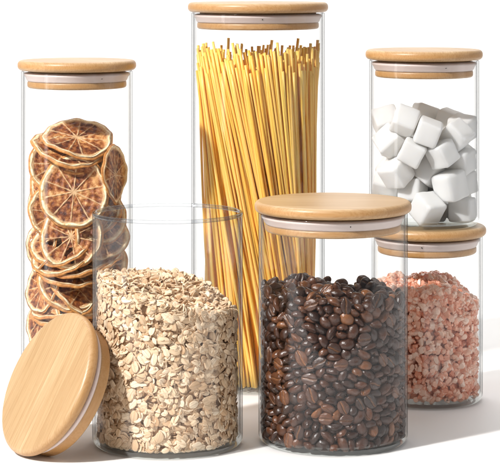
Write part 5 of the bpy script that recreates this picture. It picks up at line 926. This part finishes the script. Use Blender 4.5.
rs = np.random.RandomState(11); c = Vector(J['oat'][0]); Ri = J['oat'][1]-.0024; carr = np.array(c)
ztop = lambda x, y: .1035 - .0105*(x/.048) - .006*max(0, x/.048)*abs(x/.048) + .0035*math.sin(70*x+1)*math.sin(60*y) + .003*(y/.048) - .0035*math.exp(-((x+.048)/.02)**2)*0
shapes = [flake(s) for s in range(14)]; pos_, R_, S_, ch, rn = [], [], [], [], []
def add_flake(ang, depth, z, surf):
    s = rs.uniform(.68, 1.02) if rs.rand() > .33 else rs.uniform(.3, .66)
    rad = np.array([math.cos(ang), math.sin(ang), 0])
    bias = rad*rs.uniform(.4, 2.2)+np.array([0, 0, rs.uniform(-.1, .9)]) if not surf else np.array([0, 0, 1.0])
    R = rand_rot(rs, bias, 1.0)
    ext = math.sqrt((R[:, 0]@rad*.0047*s)**2+(R[:, 1]@rad*.0034*s)**2)+.0004
    r = (Ri-ext-depth) if not surf else min(depth, Ri-ext)
    if surf: z = ztop(r*rad[0], r*rad[1])+rs.uniform(-.004, .0008)
    ez = math.sqrt((R[2, 0]*.0047*s)**2+(R[2, 1]*.0034*s)**2)+.0004
    if z-ez < BASE_T+.0003: z = BASE_T+.0003+ez
    if not surf and z > ztop(r*rad[0], r*rad[1]): return
    pos_.append(carr+np.array([r*rad[0], r*rad[1], z])); R_.append(R); S_.append(np.array([s, s, 1.0])); ch.append(rs.randint(14)); rn.append(rs.rand())
for _ in range(9000): add_flake(rs.uniform(0, 2*PI), abs(rs.normal())*.0030, rs.uniform(BASE_T, .12), False)
for _ in range(2300): add_flake(rs.uniform(0, 2*PI), .047*math.sqrt(rs.rand()), 0, True)
sh = core(c, Ri-.0062, lambda x, y: ztop(x, y)-.0045, rs)
shapes.append(sh); pos_.append(np.zeros(3)); R_.append(np.eye(3)); S_.append(np.ones(3)); ch.append(14); rn.append(.1)
o = scatter('rolled_oats', shapes, pos_, R_, S_, ch, rn, OAT, locattr=True)
tag(o, 'pale beige rolled oats sloping down to the right in the open jar', 'rolled oats', kind='stuff')

rs = np.random.RandomState(21); c = Vector(J['salt'][0]); Ri = J['salt'][1]-.0023; carr = np.array(c)
ztop2 = lambda x, y: .0845 - .016*max(0, (x-.012)/.026)**1.5 + .0022*math.sin(140*x+2)*math.cos(110*y) + .003*math.exp(-((x-.004)/.012)**2) - .003*max(0, -y/.038)
shapes = [grain(s) for s in range(16)]; pos_, R_, S_, ch, rn = [], [], [], [], []
for q in range(4700):
    surf = q > 3700; s = rs.uniform(.0019, .0033) if rs.rand() > .25 else rs.uniform(.0009, .0018)
    ang = rs.uniform(0, 2*PI); R = rand_rot(rs, np.array([0, 0, 1.]), 0)
    if surf:
        r = min((Ri)*math.sqrt(rs.rand()), Ri-s*1.05); x, y = r*math.cos(ang), r*math.sin(ang); z = ztop2(x, y)+rs.uniform(-.004, .0012)
    else:
        r = Ri-s*1.05-abs(rs.normal())*.0030; x, y = r*math.cos(ang), r*math.sin(ang); z = BASE_T+s*.9+rs.rand()*.09
        if z > ztop2(x, y): continue
    pos_.append(carr+np.array([x, y, z])); R_.append(R); S_.append(np.full(3, s)); ch.append(rs.randint(16)); rn.append(rs.rand())
sh = core(c, Ri-.0085, lambda x, y: ztop2(x, y)-.0065, rs)
shapes.append(sh); pos_.append(np.zeros(3)); R_.append(np.eye(3)); S_.append(np.ones(3)); ch.append(16); rn.append(.2)
o = scatter('pink_salt', shapes, pos_, R_, S_, ch, rn, SALT)
o.data.polygons.foreach_set('use_smooth', [False]*len(o.data.polygons))
tag(o, 'coarse pink salt crystals heaped in the small lower jar', 'pink salt', kind='stuff')
